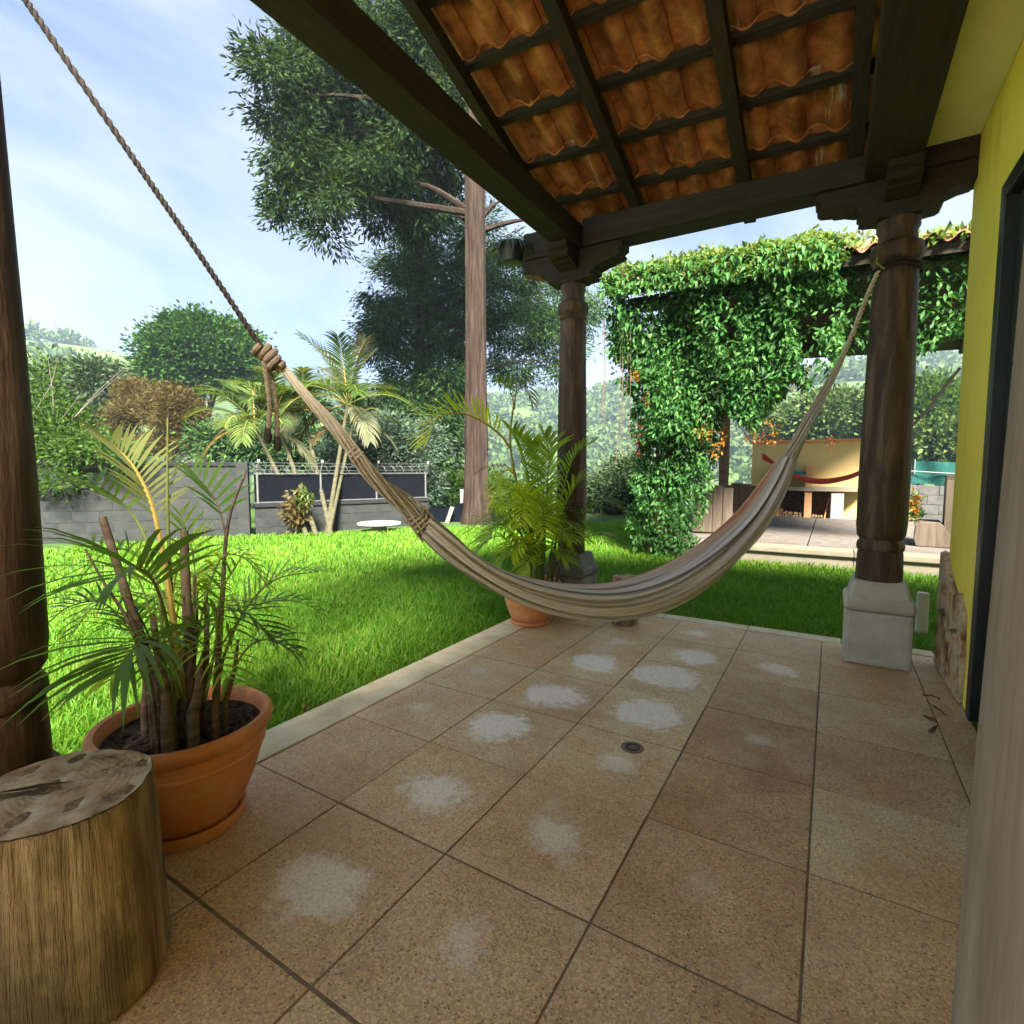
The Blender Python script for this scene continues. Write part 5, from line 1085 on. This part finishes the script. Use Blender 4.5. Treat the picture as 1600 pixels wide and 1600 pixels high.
for y0,y1 in ((7.3,10.29),(10.31,13.3)): pslab(-2.8,2.8,y0,y1,-.018,0.0).build('roof_deck', M['darkx'], pav, off=VO)
gt = None; ang2 = math.atan(SL)
for j in range(8):
    for i in range(23):
        x = -2.72+.247*i
        if gt is None: o = tile_mesh('roof_tile', None, A=.045).build('roof_tile', M['gtile'], pav, smooth=True); gt = o.data
        else: o = inst('roof_tile', gt, pav)
        y = 7.14+.38*j; o.location = Vector((x+random.uniform(-.008,.008), y, psurf(x,y)+.075+random.uniform(-.006,.006)))-Vector(VO); o.rotation_euler = (ang2-.03, random.uniform(-.02,.02)+.045, random.uniform(-.03,.03))
pslab(-2.8,2.8,10.31,13.4,0.03,.09).build('rear_roof_slope', M['gtile'], pav, off=VO)
b = MB(); b.tube([(x, 10.3, psurf(x,10.3)+.09) for x in np.linspace(-2.8,2.8,24)], .10, 10); b.build('ridge_tile', M['gtile'], pav, smooth=True, off=VO)

# ------------------------------------------------------------------ flowering vine over the pavilion
vine = thing('flowering_vine', 'lush green vine with orange flowers covering pavilion roof and post', 'vine', (-2.08, 7.75, LAWN_Z))
VN = np.array((-2.08, 7.75, LAWN_Z))
def curtain(n, x0, x1, hem, y0=7.0, y1=7.75):
    """leaf points of a hanging curtain below the eave; hem(x) is its lower edge"""
    x = rng.uniform(x0, x1, n); zt = EZ+.12-.045*(x+2.7); zb = np.array([hem(a) for a in x]); u = rng.random(n)**.85; z = zt-(zt-zb)*u
    bulge = .22*np.sin(3.1*x+1)*np.sin(2.7*z)+.18*np.sin(6.3*x+2.2*z)
    y = y0+(y1-y0)*(1-rng.random(n)**1.6)*.9 + .35*u*0.4 + bulge*.45
    return np.stack([x, y, z], -1)
hx = [-2.9,-2.7,-2.5,-2.3,-2.0,-1.7,-1.45,-1.2,-1.0,-.75,-.5,-.3,0,.3,.6,.9,1.3,2.5]
hz = [3.1,2.35,2.0,1.75,1.45,1.5,1.72,1.88,1.75,1.98,2.18,2.28,2.42,2.5,2.5,2.45,2.5,2.6]
hem = lambda x: float(np.interp(x, hx, hz))+.10*math.sin(9*x)+.05*math.sin(23*x)
P1 = curtain(26000, -2.78, .05, hem); hole = vnoise((P1[:,0]+20)*1.0, (P1[:,2]+20)*1.0, .55, 21)*.6+vnoise(P1[:,0]+20, P1[:,2]+20, .17, 22)*.4; P1 = P1[(hole > .375) | (rng.random(len(P1)) < .05)]
P1b = curtain(3000, .0, 2.4, lambda x: 2.55+.12*math.sin(7*x), 7.25, 7.9)
pl_ = []
for z0, z1, cx0, cx1, rx0, rx1, n in ((2.0,3.3,-2.1,-2.1,.50,.6,2200),(1.0,2.2,-2.08,-2.05,.40,.55,2600),(.55,1.1,-2.20,-2.15,.36,.42,1300),(.05,.65,-2.12,-2.22,.44,.36,1300),(.9,1.7,-1.72,-1.7,.26,.34,900),(-.08,.25,-1.88,-1.95,.30,.34,420),(.35,.95,-1.78,-1.75,.22,.26,300)):
    z = rng.uniform(z0, z1, n); f = (z-z0)/(z1-z0); a = rng.uniform(0, 2*np.pi, n); r = np.sqrt(rng.uniform(.35, 1.1, n)); rx = rx0+(rx1-rx0)*f; cx = cx0+(cx1-cx0)*f
    pl_.append(np.stack([cx+rx*r*np.cos(a)*(1+.15*np.sin(9*z+3*a)), 7.78+.38*r*np.sin(a)*(1+.15*np.sin(7*z+2*a)), z], -1))
P2 = np.concatenate(pl_)
n = 7500; x = rng.uniform(-2.80, .35, n); y = rng.uniform(6.95, 10.4, n); keep = (x < -.25+.5*rng.normal(size=n)*.4) | (rng.random(n) < .12); x, y = x[keep], y[keep]
P3 = np.stack([x, y, EZ-.045*(x+2.7)+(y-EY)*SL+.12+.16*rng.random(len(x))+.12*np.sin(5*x)*np.sin(4*y)], -1)
n = 260; x = rng.uniform(.3, 1.5, n); y = rng.uniform(7.0, 7.5, n); n3 = 2600; xe = rng.uniform(-2.80, .0, n3); ue = rng.random(n3); P3c = np.stack([xe, 7.05-.10*ue+rng.normal(size=n3)*.05, EZ-.045*(xe+2.7)+.20-.38*ue], -1)
P3b = np.stack([x, y, EZ-.045*(x+2.7)+(y-EY)*SL+.10*rng.random(n)+.04], -1)
Dn = lambda n, v: np.tile(np.array(v, float), (n, 1))
low = np.concatenate([P1, P1b, P2, P3c[900:]]); front = np.argsort(low[:, 1]+rng.random(len(low))*.5)
big = front[:235]; mask = np.ones(len(low), bool); mask[big] = False; rest = low[mask]
V, F = cards(rest, .09, .040, Dn(len(rest), (0,-.45,-.75)), .75, .3, .6)
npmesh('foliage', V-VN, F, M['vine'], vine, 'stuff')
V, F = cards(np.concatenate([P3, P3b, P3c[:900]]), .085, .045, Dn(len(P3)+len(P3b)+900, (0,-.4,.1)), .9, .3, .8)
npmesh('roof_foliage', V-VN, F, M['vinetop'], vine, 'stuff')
# the largest leaves one by one
lm = None
for k_, c in enumerate(low[big]):
    if lm is None:
        b = MB(); L_, W_ = .118, .054
        b.add([(0,0,0),(L_*.35,-W_/2,.014),(L_*.35,0,0),(L_*.35,W_/2,.014),(L_*.7,-W_*.36,.006),(L_*.72,0,-.012),(L_*.7,W_*.36,.006),(L_,0,-.03)],
              [(0,1,2),(0,2,3),(1,4,5,2),(2,5,6,3),(4,7,5),(5,7,6)])
        o = b.build('leaf', M['vine'], vine, smooth='all'); lm = o.data
    else: o = inst('leaf', lm, vine)
    o.location = Vector(c-VN)+Vector((0,-.06,0)); d = Vector((random.gauss(0,.5), -.55+random.gauss(0,.3), -.7+random.gauss(0,.4))).normalized()
    o.rotation_euler = d.to_track_quat('X', 'Z').to_euler(); o.rotation_mode = 'XYZ'; s_ = random.uniform(.7,1.15); o.scale = (s_,s_,s_)
# woody stems of the vine
for k_ in range(7):
    x = -2.1+random.uniform(-.15,.2); b = MB(); P = spline([(x,7.75,LAWN_Z),(x+random.uniform(-.1,.1),7.72,.6),(x+random.uniform(-.15,.15),7.7,1.5),(x+random.uniform(-.4,.4),7.6,2.5),(x+random.uniform(-.8,1.2),7.45,3.4)], 20)
    b.tube(P, [.026*(1-.6*i/19) for i in range(20)], 6); b.build('stem', M['bark2'], vine, smooth=True, off=VN)
for k_ in range(9):                                               # bare runners hanging at the outer corner
    x = -2.78+random.uniform(-.06,.35); z0 = 3.3; b = MB(); P = spline([(x,7.1,z0),(x+.03,7.08,z0-.8),(x+random.uniform(-.03,.06),7.1,random.uniform(1.2,2.0))], 10); b.tube(P, .003, 4); b.build('runner', M['bark2'], vine, off=VN)
# hanging flower strings
for x, y, ln, w_, mt in ((1098,625,70,8,'flowerdk'),(1138,600,62,10,'flowerdk'),(1182,640,60,9,'flowerdk'),(1165,530,34,20,'floweror'),(1175,548,20,9,'floweror'),(1250,570,34,22,'floweror'),(1130,592,24,12,'floweror'),(1178,612,20,9,'floweror'),(1205,655,38,22,'floweror'),(1198,670,26,16,'flowerdk'),
                         (992,580,12,8,'floweror'),(1000,655,60,7,'flowerdk'),(1090,670,12,8,'floweror'),(1108,670,14,8,'floweror'),(1130,665,28,12,'floweror'),(1170,668,20,10,'floweror'),(1290,535,14,9,'floweror'),(1300,680,22,8,'flowerdk'),(1150,620,50,8,'flowerdk'),(1245,590,26,14,'flowerdk'),(1120,690,24,10,'floweror'),(1010,610,26,6,'flowerdk')):
    c = A(x, y, 6.9 if x < 1250 else 6.6); ln_ = ln/FPX*6.9; n = int(14+ln*.7); u = rng.random(n); rr = w_/FPX*6.9*(.5+.5*np.sin(np.pi*u))
    pc = c+np.stack([rng.normal(size=n)*rr*.55, rng.normal(size=n)*rr*.55, -u*ln_], -1)
    V, F = cards(pc, .045 if mt == 'floweror' else .03, .03 if mt == 'floweror' else .022, Dn(n, (0,-.3,-.5)), 1.0)
    npmesh('flower_string', V-VN, F, M[mt], vine, 'stuff')

# ------------------------------------------------------------------ slab chairs on the terrace
def slabchair(label, x, y, rz, m, W=.62, H=.80):
    t = thing('slab_chair', label, 'chair', (x, y, TZ+.004), rz, 'carved wooden slab chairs on the terrace')
    prof = [(-.26,0),(.20,0),(.235,.10),(.22,.26),(.245,.30),(.16,.33),(-.06,.33),(-.13,.40),(-.19,.60),(-.20,H-.03),(-.24,H),(-.33,H),(-.33,.45),(-.29,.12)]
    Mx = Matrix(((0,0,1,0),(1,0,0,0),(0,1,0,0),(0,0,0,1)))          # profile x->Y (front +Y), y->Z, depth->X
    b = MB(); b.prism(prof[0:7] + [(-.10,.33),(-.14,.30),(-.28,.12)], -W/2, W/2, Mx); b.build('seat', M[m], t, bevel=.012)
    b = MB(); pts = []
    n = 4; w0 = W/n
    for i in range(n):
        xa = -W/2+i*w0; hh = H*(1-.05*abs(i-1.5)+random.uniform(-.02,.01)); b = MB()
        b.box((xa+.002,-.335+random.uniform(-.006,.006),.02),(xa+w0-.002,-.15,hh)); b.build('back_slab', M[m], t, bevel=.014)
    return t
p = onz(1108, 834, TZ); slabchair('pale wooden slab chair seen from behind beside the vine covered post', p.x, p.y+.32, .12, 'chair', .60, .80)
p = onz(1163, 822, TZ); slabchair('dark brown slab chair further back behind the pale one', p.x-.05, p.y+.3, -.15, 'chairb', .62, .80)
p = onz(1436, 856, TZ); slabchair('weathered slab chair seen side on next to the yellow house wall', p.x+.17, p.y+.42, math.radians(84), 'chair', .55, .98).scale = (1,.8,1)

# ------------------------------------------------------------------ barbecue with yellow back wall
BY_ = 13.75
def bx(x, y, Y): d = ray(x, y); return CO + d*(Y/d.y)
a_ = bx(1178, 700, BY_); b_ = bx(1352, 700, BY_)
bbq = thing('barbecue', 'long yellow backed barbecue counter with firewood stored underneath', 'barbecue', (a_.x, BY_, TZ-.1)); BO = (a_.x, BY_, TZ-.1)
W_ = b_.x-a_.x+.25
def bb(n, x0, y0, z0, x1, y1, z1, m, bev=.008): return MB().box((x0,y0,z0),(x1,y1,z1)).build(n, M[m], bbq, bevel=bev)
bb('back_wall', -.1, .55, -.3, W_, .70, 1.78, 'cream'); bb('wall_coping', -.16, .50, 1.781, W_+.05, .76, 1.85, 'orange')
bb('counter_top', .25, -.15, .66, W_-.15, .545, .75, 'terr'); 
for x0, x1 in ((.42,.58),(1.10,1.24)): bb('brick_pier', x0, -.10, -.02, x1, .54, .655, 'brick')
for x0, x1 in ((.42,.56),(1.10,1.22)): bb('upper_pier', x0, .10, .752, x1, .54, 1.22, 'brick')
bb('shelf', .56, .12, 1.00, 1.10, .54, 1.03, 'white'); bb('white_box', 1.62, -.16, 0, 1.86, .40, .62, 'white'); bb('side_panel', .02, -.12, 0, .38, .5, .60, 'cream')
bb('teal_tray', .78, .16, 1.031, 1.08, .5, 1.10, 'teal'); bb('rear_panel', .585, .50, 0, 1.60, .54, .655, 'bark2')
for k_ in range(34):
    x = .62+(k_ % 8)*.058+random.uniform(-.01,.01); z = .03+(k_//8)*.058*.9; 
    if k_ > 24: x = 1.28+((k_-25) % 5)*.058; z = .03+((k_-25)//5)*.055
    b = MB(); b.tube([(x,-.05+random.uniform(-.03,.03),z+random.uniform(0,.01)),(x+random.uniform(-.02,.02),.46,z+.005)], random.uniform(.022,.03), 7); b.build('firewood_log', M['firewood'], bbq)
b = MB(); b.tube([(1.5,-.12,.0),(1.58,.1,.5)], .012, 6); b.build('poker', M['orange'], bbq)
# grey wall with green netting right of the barbecue
q0 = bx(1385, 792, 14.6); q1 = bx(1520, 792, 13.2)
w3 = blockwall('pale grey block wall behind the barbecue at the right', Vector((q0.x-.6,q0.y,0)), Vector((q1.x+1.2,q1.y,0)), 1.0, cap=False, m='greywall')
Lr, azr = run(Vector((q0.x-.6,q0.y,0)), Vector((q1.x+1.2,q1.y,0)))
nf = thing('net_fence', 'teal green shade netting stretched above the pale grey wall', 'fence', (q0.x-.6, q0.y, LAWN_Z+.95), azr)
b = MB(); vs = []
for i in range(31):
    for j in range(4): vs.append((Lr*i/30, .03*math.sin(i*1.1+j), .02+.16*j+.02*math.sin(i*.7)))
b.add(vs, [(4*i+j,4*i+4+j,4*i+5+j,4*i+1+j) for i in range(30) for j in range(3)]); b.build('netting', M['greennet'], nf, smooth='all')
for i in range(4):
    b = MB(); b.tube([(Lr*i/3,0,-.1),(Lr*i/3,0,.56)], .02, 6); b.build('post', M['steel'], nf)
b = MB(); b.tube([(0,-.05,.38),(Lr*.5,-.06,.26),(Lr,-.05,.16)], .012, 5); b.build('cable', M['white'], nf)
c0 = onz(1428, 815, TZ-.1); ts = thing('flower_shrub', 'small yellow and orange shrub in front of the pale grey wall', 'shrub', (c0.x, 13.35, LAWN_Z))
cs = np.array((bx(1428,790,13.35).x, 13.35, .35))
V, F = cards(blob(cs, (.16,.15,.45), 260, .1)[0], .11, .05); npmesh('foliage', V-np.array(ts.location), F, M['vinetop'], ts)
V, F = cards(blob(cs+np.array((0,-.1,.1)), (.10,.1,.3), 70, .1)[0], .10, .05); npmesh('flowers', V-np.array(ts.location), F, M['floweror'], ts, 'stuff')
b = MB(); b.tube([(cs[0]-ts.location.x,0,0),(cs[0]-ts.location.x,0,.5)], .012, 5); b.build('stem', M['twig'], ts)
# dark red hammock in the pavilion
h2 = thing('hammock', 'dark red hammock hanging inside the pavilion behind the vine', 'hammock', (-.2, 9.2, 1.2)); HO2 = Vector((-.2, 9.2, 1.2))
def g(x, y, d): return at(x, y, d)
pt_ = [g(1192,712,8.6),g(1212,728,8.6),g(1235,742,8.6),g(1262,750,8.55),(g(1290,752,8.5)),g(1318,748,8.45),g(1342,740,8.4),g(1370,722,8.35),g(1385,706,8.3)]
P = spline(pt_, 60); vs = []
for i, p in enumerate(P):
    u = i/59; h = .035+.05*math.sin(math.pi*u)**.6 if u > .12 else .045+.06*(.12-u)/.12
    for j in range(9): a = math.pi*(1+j/8); vs.append(p+Vector((0,.10*math.cos(a),.045+h*math.sin(a)*(1+.1*math.sin(9*a+u*8)))))
V = [tuple(p-HO2) for p in vs]; F = [(i*9+j,i*9+9+j,i*9+10+j,i*9+1+j) for i in range(59) for j in range(8)]
npmesh('cloth', V, F, M['redcloth'], h2, smooth=True)
for s_ in range(5):
    b = MB(); b.tube(spline([g(1192+s_,710+s_*2,8.6), g(1178,696,8.6), g(1163,676,8.6), g(1150,655,8.6)], 10), .010, 5); b.build('string', M['cord'], h2, off=HO2)
b = MB(); b.tube(spline([g(1385,706,8.3), g(1410,680,8.25), g(1445,645,8.2), g(1480,600,8.15), g(1500,575,8.1)], 14), .022, 6); b.build('rope', M['darkrope'], h2, off=HO2)
b = MB(); b.tube(spline([g(1150,655,8.6), g(1128,622,8.6), g(1110,590,8.6)], 8), .012, 5); b.build('rope', M['cord'], h2, off=HO2)

# ------------------------------------------------------------------ grass
def grass(name, r0, r1, a0, a1, n, h0, wd0, label):
    r = rng.uniform(r0, r1, n); a = np.radians(rng.uniform(a0, a1, n)); x, y = -r*np.sin(a), r*np.cos(a)
    ok = ~((x > XR+.012) & (x < .7) & (y < YF-.012)) & ~((x > .58) & (y < 4.0)) & ~((x > TX0-.01) & (y > TY0-.03)) & (x > -16) & (y < 16) & (x < 6)
    wl = (Vector((w1.x,w1.y))-Vector((wa.x,wa.y))).normalized(); sd_ = (x-wa.x)*(-wl.y)+(y-wa.y)*wl.x; ok &= sd_ < -.1
    fl = (Vector((f1.x,f1.y))-Vector((fs0.x,fs0.y))).normalized(); sf = (x-fs0.x)*(-fl.y)+(y-fs0.y)*fl.x; ok &= (sf < -.1) | (y > 11)
    x, y, r = x[ok], y[ok], r[ok]; n = len(x)
    pat = vnoise(x+50, y+50, .55, 9); pat2 = vnoise(x+50, y+50, .16, 11)
    h = h0*(0.55+.55*pat+.35*pat2)*rng.uniform(.6,1.25,n); wd = wd0*(.7+.12*r)*rng.uniform(.7,1.2,n)
    az = rng.uniform(0,2*np.pi,n); lean = rng.uniform(.1,1.0,n)*h; lx, ly = np.cos(az)*lean, np.sin(az)*lean; fa = az+np.pi/2+rng.normal(size=n)*.6; wx, wy = np.cos(fa)*wd/2, np.sin(fa)*wd/2
    z0 = np.full(n, LAWN_Z)
    V = np.stack([np.stack([x-wx,y-wy,z0],-1), np.stack([x+wx,y+wy,z0],-1), np.stack([x+lx*.35+wx*.8,y+ly*.35+wy*.8,z0+h*.6],-1), np.stack([x+lx*.35-wx*.8,y+ly*.35-wy*.8,z0+h*.6],-1), np.stack([x+lx,y+ly,z0+h*.95],-1)],1).reshape(-1,3)
    i = np.arange(n)*5; F = np.concatenate([np.stack([i,i+1,i+2,i+3],1), np.stack([i+3,i+2,i+4,i+4],1)])
    o = npmesh(name, V, F, M['grass']); o['kind'] = 'stuff'; tag(o, label, 'grass'); return o
grass('grass', 1.7, 6.0, -30, 110, 230000, .085, .0075, 'long bright green lawn grass close to the porch')
grass('grass', 6.0, 15.5, -30, 105, 190000, .075, .0085, 'short bright lawn further off towards the walls and trees')
for k_, (x, y) in enumerate(((498,1100),(1065,1240),(640,1045),(480,1107))):
    if k_ == 1: continue
    p = onz(x, y, LAWN_Z+.07); b = MB(); b.add([(-.03,0,0),(0,-.014,.006),(.035,0,.002),(0,.014,.012)], [(0,1,2,3)])
    o = b.build('fallen_leaf', M['dryleaf']); o.location = p; o.rotation_euler = (random.uniform(-.5,.5),random.uniform(-.5,.5),random.uniform(0,6)); tag(o, {0:'fallen brown leaf in the grass beside the big palm pot',2:'fallen leaf in the grass halfway along the porch edge',3:'second fallen leaf close by the big palm pot in the grass'}[k_], 'leaf', 'fallen leaves along the porch edge')
# ------------------------------------------------------------------ valley haze
HZ = 0.0009
if HZ:
    b = MB(); b.box((-420,-420,-25),(420,420,75)); hz_o = b.build('haze'); hz_o['kind'] = 'stuff'
    hm = bpy.data.materials.new('haze_air'); hm.use_nodes = True; nt = hm.node_tree; nt.nodes.clear(); ho = nt.nodes.new('ShaderNodeOutputMaterial')
    pv = nt.nodes.new('ShaderNodeVolumePrincipled'); pv.inputs['Color'].default_value = (0.60,0.80,1.0,1); pv.inputs['Density'].default_value = HZ; pv.inputs['Anisotropy'].default_value = 0.2
    nt.links.new(pv.outputs[0], ho.inputs['Volume']); hz_o.data.materials.append(hm)
